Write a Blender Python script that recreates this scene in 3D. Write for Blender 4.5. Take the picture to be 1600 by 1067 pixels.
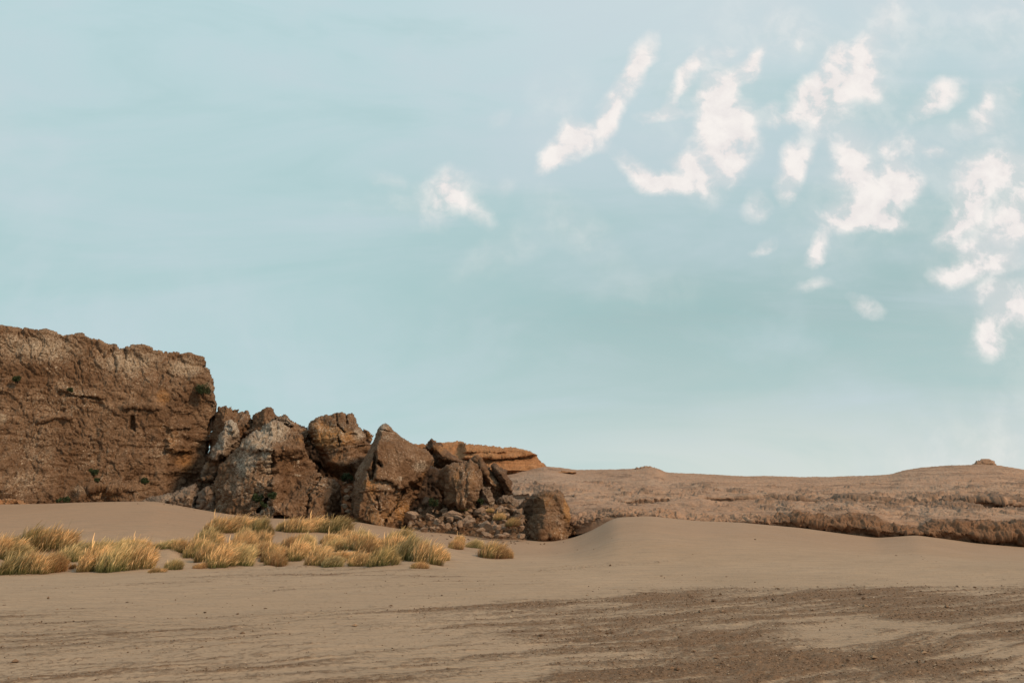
import bpy, math, random
import numpy as np
from mathutils import Vector
for o in list(bpy.data.objects): bpy.data.objects.remove(o, do_unlink=True)
S = bpy.context.scene
COL = S.collection
random.seed(7); RNG = np.random.default_rng(11)

# ------------------------------------------------------------ camera
F = 28.0/36.0*1600.0                 # focal length in photograph pixels
HOR = 812.0                          # row of the true horizon
PITCH = math.atan((HOR-533.5)/F)
CZ = 1.7
cam = bpy.data.cameras.new('camera'); cam.lens = 28; cam.sensor_width = 36
cam.clip_start = 0.1; cam.clip_end = 9000
co = bpy.data.objects.new('camera', cam); COL.objects.link(co)
co.location = (0, 0, CZ); co.rotation_euler = (math.pi/2+PITCH, 0, 0)
S.camera = co
S.render.resolution_x = 1024; S.render.resolution_y = 682
CP, SP = math.cos(PITCH), math.sin(PITCH)
def ray(px, py):                     # direction scaled to one metre of depth (world Y)
    px = np.asarray(px, float); py = np.asarray(py, float)
    a = (px-800)/F; u = (533.5-py)/F
    dy = CP-u*SP
    return a/dy, (SP+u*CP)/dy
def P(px, py, D):
    gx, gz = ray(px, py)
    return np.stack([gx*D, D+0*gx, CZ+gz*D], -1)

# ------------------------------------------------------------ world
SUN_EL, SUN_AZ = math.radians(36), math.radians(122)     # azimuth measured from +Y towards +X
SKY_K = 10.0
W = bpy.data.worlds.new("World"); S.world = W; W.use_nodes = True
nt = W.node_tree; nt.nodes.clear()
def N(nt, t, **kw):
    n = nt.nodes.new(t)
    for k, v in kw.items():
        if k.startswith('i_'):
            n.inputs[int(k[2:])].default_value = v
        else: setattr(n, k, v)
    return n
def L(nt, a, b): nt.links.new(a, b)
def M_(nt, op, a, b=None, c=None, clamp=False):
    n = nt.nodes.new('ShaderNodeMath'); n.operation = op; n.use_clamp = clamp
    for i, v in enumerate((a, b, c)):
        if v is None: continue
        if isinstance(v, (int, float)): n.inputs[i].default_value = v
        else: nt.links.new(v, n.inputs[i])
    return n.outputs[0]
def MR(nt, v, a, b, c=0.0, d=1.0, smooth=True):
    n = nt.nodes.new('ShaderNodeMapRange'); n.interpolation_type = 'SMOOTHSTEP' if smooth else 'LINEAR'
    nt.links.new(v, n.inputs[0])
    for i, x in enumerate((a, b, c, d)): n.inputs[i+1].default_value = x
    return n.outputs[0]
def MIX(nt, f, a, b, mode='MIX'):
    n = nt.nodes.new('ShaderNodeMix'); n.data_type = 'RGBA'; n.blend_type = mode
    ins = [n.inputs['Factor'] if False else n.inputs[0], n.inputs[6], n.inputs[7]]
    for i, v in zip(ins, (f, a, b)):
        if isinstance(v, (int, float)): i.default_value = v
        elif isinstance(v, (tuple, list)): i.default_value = tuple(v)+(1,) if len(v) == 3 else v
        else: nt.links.new(v, i)
    return n.outputs[2]
def NOISE(nt, vec, scale, detail=4, rough=0.55, dist=0.0, col=False):
    n = nt.nodes.new('ShaderNodeTexNoise'); n.inputs['Scale'].default_value = scale
    n.inputs['Detail'].default_value = detail; n.inputs['Roughness'].default_value = rough
    n.inputs['Distortion'].default_value = dist
    if vec is not None: nt.links.new(vec, n.inputs['Vector'])
    return n.outputs['Color'] if col else n.outputs['Fac']
def lin(r, g, b):
    f = lambda c: (c/255/12.92) if c/255 <= 0.04045 else ((c/255+0.055)/1.055)**2.4
    return (f(r), f(g), f(b))

tc = N(nt, 'ShaderNodeTexCoord')
sky = N(nt, 'ShaderNodeTexSky', sky_type='NISHITA', sun_disc=False)
sky.sun_elevation = SUN_EL; sky.sun_rotation = SUN_AZ
sky.air_density = 1.0; sky.dust_density = 2.0; sky.ozone_density = 1.5
sep = N(nt, 'ShaderNodeSeparateXYZ'); L(nt, tc.outputs['Generated'], sep.inputs[0])
ysafe = M_(nt, 'MAXIMUM', sep.outputs[1], 0.05)
gx = M_(nt, 'DIVIDE', sep.outputs[0], ysafe); gz = M_(nt, 'DIVIDE', sep.outputs[2], ysafe)
cg = N(nt, 'ShaderNodeCombineXYZ'); L(nt, gx, cg.inputs[0]); L(nt, gz, cg.inputs[1])
G = cg.outputs[0]
# thin high veil: colour by height above the horizon, broken by very soft streaks
nv = NOISE(nt, G, 1.3, 3, 0.5)
elev = sep.outputs[2]
ev = M_(nt, 'ADD', elev, MR(nt, nv, 0.25, 0.75, -0.05, 0.05, False))
def ramp(nt, v, stops):
    r = nt.nodes.new('ShaderNodeValToRGB'); r.color_ramp.interpolation = 'EASE' if False else 'LINEAR'
    e = r.color_ramp.elements
    while len(e) < len(stops): e.new(0.5)
    for el, (p, c) in zip(e, stops): el.position = p; el.color = tuple(c)+(1,)
    nt.links.new(v, r.inputs[0]); return r.outputs[0]
rampL = ramp(nt, ev, [(0.0, lin(184,213,214)), (0.12, lin(183,211,212)), (0.30, lin(180,208,210)), (0.5, lin(190,215,219)), (0.62, lin(191,217,222)), (1.0, lin(175,202,212))])
rampR = ramp(nt, ev, [(0.0, lin(220,226,219)), (0.06, lin(209,219,215)), (0.13, lin(182,204,203)), (0.23, lin(166,193,193)), (0.34, lin(174,201,203)), (0.48, lin(196,215,220)), (0.62, lin(208,222,226)), (1.0, lin(200,214,220))])
fr = MR(nt, gx, -0.35, 0.25)
veil = MIX(nt, fr, rampL, rampR)
cm = N(nt, 'ShaderNodeMapping'); cm.inputs['Rotation'].default_value = (0, 0, -0.35); cm.inputs['Scale'].default_value = (1.2, 4.5, 1)
L(nt, G, cm.inputs[0])
st = NOISE(nt, cm.outputs[0], 1.6, 5, 0.6, 0.6)
veil = MIX(nt, MR(nt, st, 0.42, 0.70, 0.0, 0.55), veil, lin(200,214,221))
veil = MIX(nt, MR(nt, st, 0.5, 0.28, 0.0, 0.30), veil, lin(156,196,196))
mo = NOISE(nt, G, 3.2, 5, 0.58, 0.4)
veil = MIX(nt, MR(nt, mo, 0.48, 0.72, 0.0, 0.45), veil, lin(202,216,221))
# clouds
wn = NOISE(nt, G, 13.0, 5, 0.56, 0.0, True)
wv = N(nt, 'ShaderNodeVectorMath', operation='SUBTRACT'); L(nt, wn, wv.inputs[0]); wv.inputs[1].default_value = (0.5, 0.5, 0.5)
ws = N(nt, 'ShaderNodeVectorMath', operation='SCALE'); L(nt, wv.outputs[0], ws.inputs[0]); ws.inputs['Scale'].default_value = 0.05
wa = N(nt, 'ShaderNodeVectorMath', operation='ADD'); L(nt, G, wa.inputs[0]); L(nt, ws.outputs[0], wa.inputs[1])
GW = wa.outputs[0]
CL = [(1002,92,32,13,68,1),(975,135,36,16,55,1),(948,178,30,16,80,1),(935,205,26,14,20,.6),(893,205,20,16,60,.9),(885,232,34,17,40,1),(862,256,22,13,50,.8),(925,230,22,10,10,.45),
 (1002,268,36,15,-35,1),(1050,284,42,15,-8,1),(1118,235,62,32,72,1.15),(1150,215,45,24,85,1),(1118,160,52,24,80,1.1),(1150,125,42,15,60,.9),(1178,85,24,10,50,.7),(1130,75,14,10,60,.55),
 (1092,95,24,11,55,.7),(1068,125,30,11,60,.8),(1035,178,30,10,10,.75),(1050,165,14,8,50,.5),
 (1290,165,42,32,70,1.2),(1265,150,30,18,40,.9),(1300,120,34,20,80,1),(1345,95,44,20,72,1.1),(1360,130,32,20,80,1),(1225,190,30,11,20,.7),(1312,85,16,12,80,.6),
 (1462,152,40,17,38,1.05),(1533,172,34,14,58,.9),(1245,245,28,18,60,1),(1238,288,28,14,80,.95),(1185,325,22,14,60,.6),(1190,384,16,8,30,.6),
 (1330,245,34,24,75,1.05),(1335,275,24,18,40,.9),(1395,250,44,17,62,.8),(1370,310,54,26,25,1),(1340,338,50,20,5,1.05),(1410,290,34,22,60,.8),(1385,345,30,14,-20,.9),
 (1080,262,22,12,-20,.6),(1065,250,16,10,10,.5),(1140,265,20,16,80,.8),(1200,175,16,9,40,.5),(1250,75,14,8,60,.5),(1180,110,16,10,60,.6),(1478,355,20,12,40,.7),(1500,200,12,10,40,.3),(1380,225,12,8,60,.6),(1434,232,15,11,70,.7),(1467,243,15,10,0,.75),(1282,385,26,13,65,.8),(1272,405,16,12,60,.6),(1270,450,24,10,15,.45),(1350,478,26,10,-30,.55),
 (1565,262,46,26,25,1.1),(1525,290,44,28,60,1.1),(1500,335,30,16,40,1),(1585,355,58,28,15,1.15),(1620,300,60,30,40,.9),(1550,412,42,18,8,1),(1490,430,30,16,10,.9),(1505,385,30,18,-20,.7),
 (1598,478,60,24,15,1),(1545,455,34,14,20,.8),(1540,532,22,18,70,.85),(1575,515,60,26,30,.5),(1585,430,60,150,0,.25),(1590,700,160,50,5,.35),(1600,20,120,40,10,.35),(1560,155,60,26,70,.3),(1590,150,14,14,0,.5),
 (703,292,24,17,60,.7),(690,310,50,30,20,.5),(738,328,34,12,-42,.55),(785,184,12,8,60,.2),(610,285,22,9,-10,.3),(625,320,60,14,5,.22),(780,290,14,10,0,.3),
 (900,355,60,22,-40,.28),(780,395,60,22,30,.25),(1010,450,60,24,0,.14),(870,170,50,30,80,.22),(1130,110,130,60,60,.22),(1380,80,150,40,70,.28),(1350,300,130,60,50,.22),(1550,330,110,90,60,.28),(1250,60,30,50,70,.3),(1390,20,50,14,60,.35)]
tot = None; halo = None; last = None
CL.sort(key=lambda c: c[5])
for (x, y, a, b, ang, s) in CL:
    g1, g2 = ray(x, y)
    k = 1.0/F*1.04*(1+float(g2)**2)**0.5
    m = N(nt, 'ShaderNodeMapping', vector_type='TEXTURE')
    m.inputs['Location'].default_value = (float(g1), float(g2), 0)
    m.inputs['Rotation'].default_value = (0, 0, math.radians(ang))
    m.inputs['Scale'].default_value = (a*k*(1.5 if s >= .45 else 1.7), b*k*(1.52 if s >= .45 else 1.7), 1)
    if last is None: L(nt, GW, m.inputs[0])
    else:                            # evaluates the blobs one after another, which keeps the shader's stack small
        q = N(nt, 'ShaderNodeVectorMath', operation='MULTIPLY_ADD'); L(nt, last, q.inputs[0]); q.inputs[1].default_value = (1e-7, 1e-7, 0); L(nt, GW, q.inputs[2]); L(nt, q.outputs[0], m.inputs[0])
    ln = N(nt, 'ShaderNodeVectorMath', operation='LENGTH'); L(nt, m.outputs[0], ln.inputs[0])
    v = MR(nt, ln.outputs['Value'], 1.25, 0.0, 0.0, s)
    if s < .45: halo = v if halo is None else M_(nt, 'ADD', halo, v)
    else: tot = v if tot is None else M_(nt, 'ADD', tot, v)
    last = halo if s < .45 else tot
fn = NOISE(nt, GW, 24.0, 5, 0.58)
dens = M_(nt, 'MULTIPLY', tot, MR(nt, fn, 0.30, 0.66, 0.22, 1.28))
dens = M_(nt, 'MAXIMUM', MR(nt, dens, 0.02, 0.92, 0.0, 0.98, False), M_(nt, 'ADD', MR(nt, tot, 0.0, 1.0, 0.0, 0.36), M_(nt, 'MULTIPLY', halo, MR(nt, fn, .3, .7, .3, 1.0))))
front = MR(nt, sep.outputs[1], 0.05, 0.2)
dens = M_(nt, 'MULTIPLY', dens, front)
ccol = MIX(nt, MR(nt, fn, 0.35, 0.7), lin(236,230,228), lin(251,245,240))
skyc = MIX(nt, dens, veil, ccol)
sc = N(nt, 'ShaderNodeVectorMath', operation='SCALE'); L(nt, skyc, sc.inputs[0]); sc.inputs['Scale'].default_value = SKY_K
fin = MIX(nt, 0.03, sc.outputs[0], sky.outputs[0])
bg = N(nt, 'ShaderNodeBackground'); bg.inputs['Strength'].default_value = 0.1
L(nt, fin, bg.inputs[0])
wo = N(nt, 'ShaderNodeOutputWorld'); L(nt, bg.outputs[0], wo.inputs[0])

# ------------------------------------------------------------ sun, exposure
sl = bpy.data.lights.new('sun', 'SUN'); sl.energy = 3.0; sl.angle = math.radians(8); sl.color = (1.0, 0.715, 0.45)
so = bpy.data.objects.new('sun', sl); COL.objects.link(so)
sd = Vector((math.sin(SUN_AZ)*math.cos(SUN_EL), math.cos(SUN_AZ)*math.cos(SUN_EL), math.sin(SUN_EL)))
so.rotation_euler = sd.to_track_quat('Z', 'Y').to_euler(); so.location = (40, 10, 50)
S.view_settings.view_transform = 'Standard'; S.view_settings.look = 'None'
S.view_settings.exposure = 0.0; S.view_settings.gamma = 1.0

# ------------------------------------------------------------ numpy noise
def _h(ix, iy, iz, seed):
    h = (ix.astype(np.uint32)*np.uint32(374761393) + iy.astype(np.uint32)*np.uint32(668265263)
         + iz.astype(np.uint32)*np.uint32(2147483647) + np.uint32((seed*2654435761) & 0xffffffff))
    h = (h ^ (h >> np.uint32(13)))*np.uint32(1274126177)
    h = (h ^ (h >> np.uint32(16)))*np.uint32(2246822519)
    return h ^ (h >> np.uint32(15))
def vnoise(p, seed=0):               # value noise in -1..1
    f = np.floor(p); i = f.astype(np.int64); t = p-f; t = t*t*t*(t*(t*6-15)+10)
    r = 0
    for dx in (0, 1):
        wx = t[:, 0] if dx else 1-t[:, 0]
        for dy in (0, 1):
            wy = t[:, 1] if dy else 1-t[:, 1]
            for dz in (0, 1):
                wz = t[:, 2] if dz else 1-t[:, 2]
                r = r + wx*wy*wz*(_h(i[:, 0]+dx, i[:, 1]+dy, i[:, 2]+dz, seed)/2147483648.0-1)
    return r
def fbm(p, o=4, g=0.5, seed=0, ridge=False):
    a = 1.0; s = 0; n = 0; q = p.copy()
    for k in range(o):
        v = vnoise(q, seed+k*17)
        if ridge: v = 1-2*np.abs(v)
        s = s+a*v; n += a; a *= g; q = q*2.03+11.7
    return s/n
def voro(p, seed=0, tilt=False):                 # F1, F2, cell id random
    f = np.floor(p).astype(np.int64)
    F1 = np.full(len(p), 9.0); F2 = np.full(len(p), 9.0); cid = np.zeros(len(p)); tl = np.zeros(len(p))
    for dx in (-1, 0, 1):
        for dy in (-1, 0, 1):
            for dz in (-1, 0, 1):
                c = f+np.array([dx, dy, dz])
                r = [(_h(c[:, 0], c[:, 1], c[:, 2], seed+k)/4294967296.0) for k in (1, 2, 3)]
                d = np.sqrt(sum((c[:, k]+r[k]-p[:, k])**2 for k in range(3)))
                m = d < F1
                F2 = np.where(m, F1, np.minimum(F2, d))
                cid = np.where(m, _h(c[:, 0], c[:, 1], c[:, 2], seed+9)/4294967296.0, cid)
                if tilt:
                    tn = sum((r[(k+1) % 3]-.5)*2*(p[:, k]-c[:, k]-r[k]) for k in range(3)); tl = np.where(m, tn, tl)
                F1 = np.where(m, d, F1)
    return (F1, F2, cid, tl) if tilt else (F1, F2, cid)
def sstep(x, a, b):
    t = np.clip((x-a)/(b-a), 0, 1); return t*t*(3-2*t)

# ------------------------------------------------------------ objects
def mk(name, V, Fq, mat=None, smooth=True, attrs=None, parent=None):
    me = bpy.data.meshes.new(name)
    V = np.ascontiguousarray(V, np.float32); 
    if isinstance(Fq, np.ndarray): loops = Fq.reshape(-1); k = Fq.shape[1]; nf = len(Fq); starts = np.arange(nf)*k
    me.vertices.add(len(V)); me.vertices.foreach_set('co', V.reshape(-1))
    me.loops.add(len(loops)); me.loops.foreach_set('vertex_index', loops.astype(np.int32))
    me.polygons.add(nf); me.polygons.foreach_set('loop_start', starts.astype(np.int32))
    me.update(calc_edges=True); me.validate()
    me.polygons.foreach_set('use_smooth', np.full(len(me.polygons), smooth))
    if attrs:
        for an, av in attrs.items():
            av = np.asarray(av, np.float32)
            if av.ndim == 1:
                a = me.attributes.new(an, 'FLOAT', 'POINT'); a.data.foreach_set('value', av)
            else:
                a = me.attributes.new(an, 'FLOAT_COLOR', 'POINT')
                a.data.foreach_set('color', np.concatenate([av, np.ones((len(av), 1), np.float32)], 1).reshape(-1))
    if mat: me.materials.append(mat)
    o = bpy.data.objects.new(name, me); COL.objects.link(o)
    if parent: o.parent = parent
    return o
def tag(o, label=None, cat=None, group=None, kind=None):
    if label: o['label'] = label
    if cat: o['category'] = cat
    if group: o['group'] = group
    if kind: o['kind'] = kind
    return o
def normals(V, Fq):
    a = V[Fq[:, 0]]; b = V[Fq[:, 1]]; c = V[Fq[:, 2]]; d = V[Fq[:, -1]]
    n = np.cross(c-a, d-b) if Fq.shape[1] == 4 else np.cross(b-a, c-a)
    vn = np.zeros_like(V)
    for k in range(Fq.shape[1]):
        for j in range(3): vn[:, j] += np.bincount(Fq[:, k], n[:, j], len(V))
    return vn/np.maximum(np.linalg.norm(vn, axis=1, keepdims=True), 1e-9)

# ------------------------------------------------------------ terrain height
_cols = np.array([-700,-200, 0, 120, 240, 340, 400, 480, 560, 620, 690, 760, 820, 860, 895, 925, 960,1016,1095,1160,1250,1311,1369,1430,1468,1521,1600,1750,2300], float)
_crow = np.array([ 792, 788,786, 784, 783, 800, 807, 810, 814, 825, 832, 840, 843, 845, 841, 828, 808, 806, 814, 817, 825, 833, 841, 836, 841, 849, 855, 858, 850], float)
_cD = 46.0
_cu, _cg = ray(_cols, _crow)
_zc = CZ+_cg*_cD
_D = np.linspace(6, 90, 421)
_U = np.linspace(-1.1, 1.1, 551)
zc = np.interp(_U, _cu, _zc)
px_of_u = np.interp(_U, _cu, _cols)
def prof(z46, px):
    left = np.clip((760-px)/500, 0, 1)
    bz = np.interp(px, [0, 300, 600, 900], [-.08, .05, .12, .06])
    z29 = np.interp(px, [0, 250, 600, 800, 1000], [.02, .10, .16, .14, .2])
    # far left dune climbs early, the right plain climbs gently
    a33 = np.interp(px, [0, 250, 360, 520, 700, 850, 1000, 1500], [.30, .30, .30, .30, .30, .38, .42, .38])
    a38 = np.interp(px, [0, 250, 360, 520, 700, 850, 1000, 1500], [.60, .60, .62, .60, .58, .62, .72, .62])
    return np.interp(_D, [6, 18, 25.5, 28.5, 33, 38, 46, 52, 90], [0, 0, bz, z29, bz+a33*(z46-bz), bz+a38*(z46-bz), z46, z46*.9, z46*.6])
TAB = np.stack([prof(z, p) for z, p in zip(zc, px_of_u)], 0)
def blur(A, ax, n):
    k = np.hanning(n+2)[1:-1]; k /= k.sum()
    return np.apply_along_axis(lambda v: np.convolve(np.pad(v, n//2, mode='edge'), k, 'valid'), ax, A)
TAB = blur(blur(TAB, 1, 15), 0, 7)
def height(X, Y, fine=True):
    X = np.asarray(X, float); Y = np.asarray(Y, float)
    Yc = np.clip(Y, 6, 89.9); u = np.clip(X/np.maximum(Y, 6), -1.09, 1.09)
    fu = (u+1.1)/2.2*550; fd = (Yc-6)/84*420
    iu = np.clip(fu.astype(int), 0, 549); idd = np.clip(fd.astype(int), 0, 419); tu = fu-iu; td = fd-idd
    z = (TAB[iu, idd]*(1-tu)*(1-td)+TAB[iu+1, idd]*tu*(1-td)+TAB[iu, idd+1]*(1-tu)*td+TAB[iu+1, idd+1]*tu*td)
    z = z*sstep(Y, 6, 12)
    if fine:
        p = np.stack([X, Y, 0*X], -1).reshape(-1, 3)
        n = fbm(p*0.22, 3, .5, 5).reshape(X.shape); z = z+n*0.07*sstep(Y, 5, 25)
        # hummocks under the grass
        n2 = fbm(p*0.55+40, 3, .5, 8).reshape(X.shape)
        g = sstep(Y, 26.5, 29)*(1-sstep(Y, 33, 38))*(1-sstep(X/np.maximum(Y, 6), -.09, 0.0))
        z = z+g*(n2*0.22+.03)
    return z
def ground_at(px, row):
    Ds = np.linspace(7, 58, 1100); q = P(px+0*Ds, row+0*Ds, Ds)
    h = height(q[:, 0], q[:, 1]); hit = np.where(q[:, 2] <= h)[0]
    i = hit[0] if len(hit) else len(Ds)-1
    return Vector((q[i, 0], q[i, 1], h[i]))

# gravel cover on the beach (0..1), laid out in streaks along the wind
_GC = [(100,905,.0),(400,895,.25),(650,900,.25),(100,930,.05),(60,960,.3),(300,950,.05),(200,985,.5),(350,980,.42),(500,975,.25),(600,965,.35),(100,1020,.45),(250,1040,.4),(350,1010,.35),
 (450,1050,.35),(600,1000,.18),(600,1050,.2),(720,960,.5),(700,930,.1),(760,1020,.1),(800,1055,.2),(850,955,.72),(900,930,.2),(1000,905,.0),(1050,938,.95),(1150,930,.75),(1200,945,.6),(1300,930,.9),(1400,935,.8),(1500,905,.15),
 (900,990,.6),(1000,985,.62),(1100,970,.6),(1150,1005,.78),(1230,1000,.62),(1250,1040,.9),(1330,990,.1),(1380,975,.1),(1300,1010,.15),(1400,985,.6),(1450,965,.7),(1500,950,.55),(1500,990,.12),(1560,960,.45),
 (1000,1030,.5),(900,1060,.6),(1050,1062,.85),(1150,1060,.7),(1350,1055,.6),(1420,1045,.95),(1480,1060,.7),(1540,1010,.25),(1590,1000,.7),(1590,1050,.6),(1200,905,.02),(1400,900,.05),(1590,925,.35),(800,885,.02),(1200,870,.0),(1590,890,.1),(200,860,0),(500,860,0)]
_gp = np.array([ground_at(a, b)[:2] for a, b, c in _GC]); _gv = np.array([c for a, b, c in _GC])
_sg = [ground_at(a, b) for a, b in [(150, 906), (300, 902), (420, 898), (600, 899), (800, 902)]]
_STR = ([g.x/g.y for g in _sg], [g.y for g in _sg])
def gravel(X, Y):
    r = np.maximum(np.hypot(X, Y), 1)
    num = 0; den = 1e-9
    for (gx_, gy_), v in zip(_gp, _gv):
        sc_ = 0.09*math.hypot(gx_, gy_)
        w = 1/(((X-gx_)**2+((Y-gy_)/1.3)**2)/sc_**2+.15)**2
        num = num+w*v; den = den+w
    d = num/den
    c, s = math.cos(.50), math.sin(.50)
    a = (X*c+Y*s); b = (-X*s+Y*c)
    wob = fbm(np.stack([a*.22, b*.35, 0*a], -1), 3, .5, 50)
    b = b+wob*.9
    n = fbm(np.stack([a*.11, b*1.0, 0*a], -1), 5, .62, 31)
    n2 = fbm(np.stack([a*.42, b*4.8, 0*a], -1), 5, .68, 33)
    n3 = fbm(np.stack([a*5, b*9, 0*a], -1), 3, .7, 35)
    st_ = np.exp(-((Y-np.interp(X/np.maximum(Y, 1), *_STR))/.30)**2)*sstep(X/np.maximum(Y, 1), -.52, -.40)*(1-sstep(X/np.maximum(Y, 1), -.12, .0))
    d = d+.42*st_
    v = d*.95-.47+n*.66+n2*.68+n3*.26
    v = np.maximum(sstep(v, -.25, .62), .50*sstep(d+n3*.55+n2*.45+n*.25, .22, .85))
    return v*(1-sstep(Y, 27, 32))

# ------------------------------------------------------------ materials
def mat(name):
    m = bpy.data.materials.new(name); m.use_nodes = True; n = m.node_tree; b = n.nodes['Principled BSDF']
    b.inputs['Specular IOR Level'].default_value = 0.2; b.inputs['Roughness'].default_value = 0.92
    return m, n, b
def attr(n, name, out='Fac'):
    a = n.nodes.new('ShaderNodeAttribute'); a.attribute_name = name; return a.outputs[out]
def bump(n, b, h, strength, dist, prev=None):
    u = n.nodes.new('ShaderNodeBump'); u.inputs['Strength'].default_value = strength; u.inputs['Distance'].default_value = dist
    L(n, h, u.inputs['Height'])
    if prev is not None: L(n, prev, u.inputs['Normal'])
    L(n, u.outputs[0], b.inputs['Normal']); return u.outputs[0]

def sand_material():
    m, n, b = mat('sand')
    t = n.nodes.new('ShaderNodeTexCoord').outputs['Object']
    g = attr(n, 'gravel')
    big = NOISE(n, t, .12, 4, .55)
    base = MIX(n, MR(n, big, .35, .65), (.348, .243, .160), (.386, .272, .182))
    far = attr(n, 'dune')
    base = MIX(n, far, base, (.332, .214, .138))
    mp = n.nodes.new('ShaderNodeMapping'); mp.inputs['Rotation'].default_value = (0, 0, -.62); mp.inputs['Scale'].default_value = (.5, 3, 1)
    L(n, t, mp.inputs[0])
    s1 = NOISE(n, mp.outputs[0], 1.6, 6, .62)
    base = MIX(n, MR(n, s1, .40, .70, 0, .50), base, (.24, .175, .122))
    gr = NOISE(n, t, 160, 3, .8)
    base = MIX(n, MR(n, gr, .3, .7, 0, .22), base, (.20, .145, .10))
    mn = NOISE(n, t, 14, 6, .75)
    gg = MR(n, M_(n, 'ADD', g, M_(n, 'MULTIPLY', M_(n, 'SUBTRACT', mn, .5), 2.2)), .05, 1.0)
    sp = NOISE(n, t, 34, 5, .8)
    gcol = MIX(n, MR(n, sp, .35, .68), (.122, .064, .033), (.275, .168, .097))
    base = MIX(n, M_(n, 'MULTIPLY', gg, .88), base, gcol)
    # scattered specks of shell and grit
    vo = n.nodes.new('ShaderNodeTexVoronoi'); vo.inputs['Scale'].default_value = 16; L(n, t, vo.inputs['Vector'])
    spk = MR(n, vo.outputs['Distance'], .13, .05)
    base = MIX(n, M_(n, 'MULTIPLY', spk, MR(n, s1, .45, .62, .0, .75)), base, (.09, .055, .035))
    L(n, base, b.inputs['Base Color'])
    wv_ = n.nodes.new('ShaderNodeTexWave'); wv_.bands_direction = 'Y'; wv_.inputs['Scale'].default_value = 1.6; wv_.inputs['Distortion'].default_value = 5; wv_.inputs['Detail'].default_value = 3; wv_.inputs['Detail Scale'].default_value = 1.2
    mp2 = n.nodes.new('ShaderNodeMapping'); mp2.inputs['Rotation'].default_value = (0, 0, .28); mp2.inputs['Scale'].default_value = (.8, 1.2, 1); L(n, t, mp2.inputs[0]); L(n, mp2.outputs[0], wv_.inputs['Vector'])
    wamp = MR(n, NOISE(n, t, .18, 2, .5), .42, .58)
    hh = M_(n, 'MULTIPLY', wv_.outputs['Fac'], wamp)
    x = bump(n, b, hh, .9, .022)
    x = bump(n, b, gr, .4, .006, x)
    x = bump(n, b, M_(n, 'MULTIPLY', mn, M_(n, 'ADD', M_(n, 'MULTIPLY', gg, 1.0), .18)), .8, .05, x)
    return m
SAND = sand_material()

def rock_material(name, A, B, C, gold=(.42, .21, .085), pale=(.52, .45, .37), speck=.5, strata=(0, 0, 1), sfreq=1.4, samp=.4, micro=1.0, streak=0):
    m, n, b = mat(name)
    t = n.nodes.new('ShaderNodeTexCoord').outputs['Object']
    n1 = NOISE(n, t, .45, 5, .6, .4); n2 = NOISE(n, t, 2.6, 6, .7); n3 = NOISE(n, t, 9, 5, .75)
    c = MIX(n, MR(n, n1, .35, .66), A, B)
    c = MIX(n, MR(n, n2, .42, .66, 0, .8), c, C)
    dt = n.nodes.new('ShaderNodeVectorMath'); dt.operation = 'DOT_PRODUCT'; L(n, t, dt.inputs[0]); dt.inputs[1].default_value = strata
    sv = M_(n, 'ADD', M_(n, 'MULTIPLY', dt.outputs['Value'], sfreq), M_(n, 'MULTIPLY', n1, 1.2))
    cb = n.nodes.new('ShaderNodeCombineXYZ'); L(n, sv, cb.inputs[0])
    sn = NOISE(n, cb.outputs[0], 2.0, 5, .7)
    c = MIX(n, MR(n, sn, .40, .62, 0, samp), c, tuple(x*.55 for x in A))
    gn = MR(n, M_(n, 'ADD', attr(n, 'gold'), M_(n, 'MULTIPLY', M_(n, 'SUBTRACT', n2, .5), .9)), .25, .85)
    gc = MIX(n, MR(n, sn, .35, .65), gold, tuple(x*.55 for x in gold))
    c = MIX(n, gn, c, gc)
    pn = MR(n, M_(n, 'ADD', attr(n, 'pale'), M_(n, 'MULTIPLY', M_(n, 'SUBTRACT', n3, .5), 1.3)), .28, .9)
    c = MIX(n, M_(n, 'MULTIPLY', pn, .85), c, MIX(n, MR(n, n3, .4, .65), tuple(x*.62 for x in pale), pale))
    # lichen specks
    ns = NOISE(n, t, 7.0, 5, .85); nb = NOISE(n, t, .5, 4, .6)
    sp = MR(n, M_(n, 'ADD', ns, M_(n, 'MULTIPLY', nb, .45)), .80, .90, 0, speck)
    c = MIX(n, sp, c, pale)
    c = MIX(n, MR(n, n3, .52, .35, 0, .55*micro), c, tuple(x*.5 for x in A))
    if streak:
        mp = n.nodes.new('ShaderNodeMapping'); mp.inputs['Scale'].default_value = (.45, .25, 3.2); mp.inputs['Rotation'].default_value = (0, .05, 0); L(n, t, mp.inputs[0])
        c = MIX(n, M_(n, 'MULTIPLY', MR(n, NOISE(n, mp.outputs[0], 1.0, 7, .75, .5), .50, .60, 0, streak), MR(n, NOISE(n, t, .13, 3, .6), .40, .60, .15, 1)), c, tuple(x*.42 for x in A))
    if streak: c = MIX(n, M_(n, 'MULTIPLY', attr(n, 'dark'), .62), c, MIX(n, n3, (.075, .048, .033), (.17, .112, .078)))
    L(n, c, b.inputs['Base Color'])
    vo = n.nodes.new('ShaderNodeTexVoronoi'); vo.feature = 'DISTANCE_TO_EDGE'; vo.inputs['Scale'].default_value = 2.4
    dn = n.nodes.new('ShaderNodeVectorMath'); dn.operation = 'ADD'; L(n, t, dn.inputs[0])
    d2 = n.nodes.new('ShaderNodeVectorMath'); d2.operation = 'SCALE'; L(n, NOISE(n, t, 2.2, 4, .6, 0, True), d2.inputs[0]); d2.inputs['Scale'].default_value = .9
    L(n, d2.outputs[0], dn.inputs[1]); L(n, dn.outputs[0], vo.inputs['Vector'])
    crk = MR(n, vo.outputs['Distance'], 0, .07)
    x = bump(n, b, crk, .45*micro, .08)
    x = bump(n, b, n2, .6*micro, .25, x)
    x = bump(n, b, n3, .8*micro, .12, x)
    x = bump(n, b, NOISE(n, t, 26, 4, .7), .5, .03, x)
    return m
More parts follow.
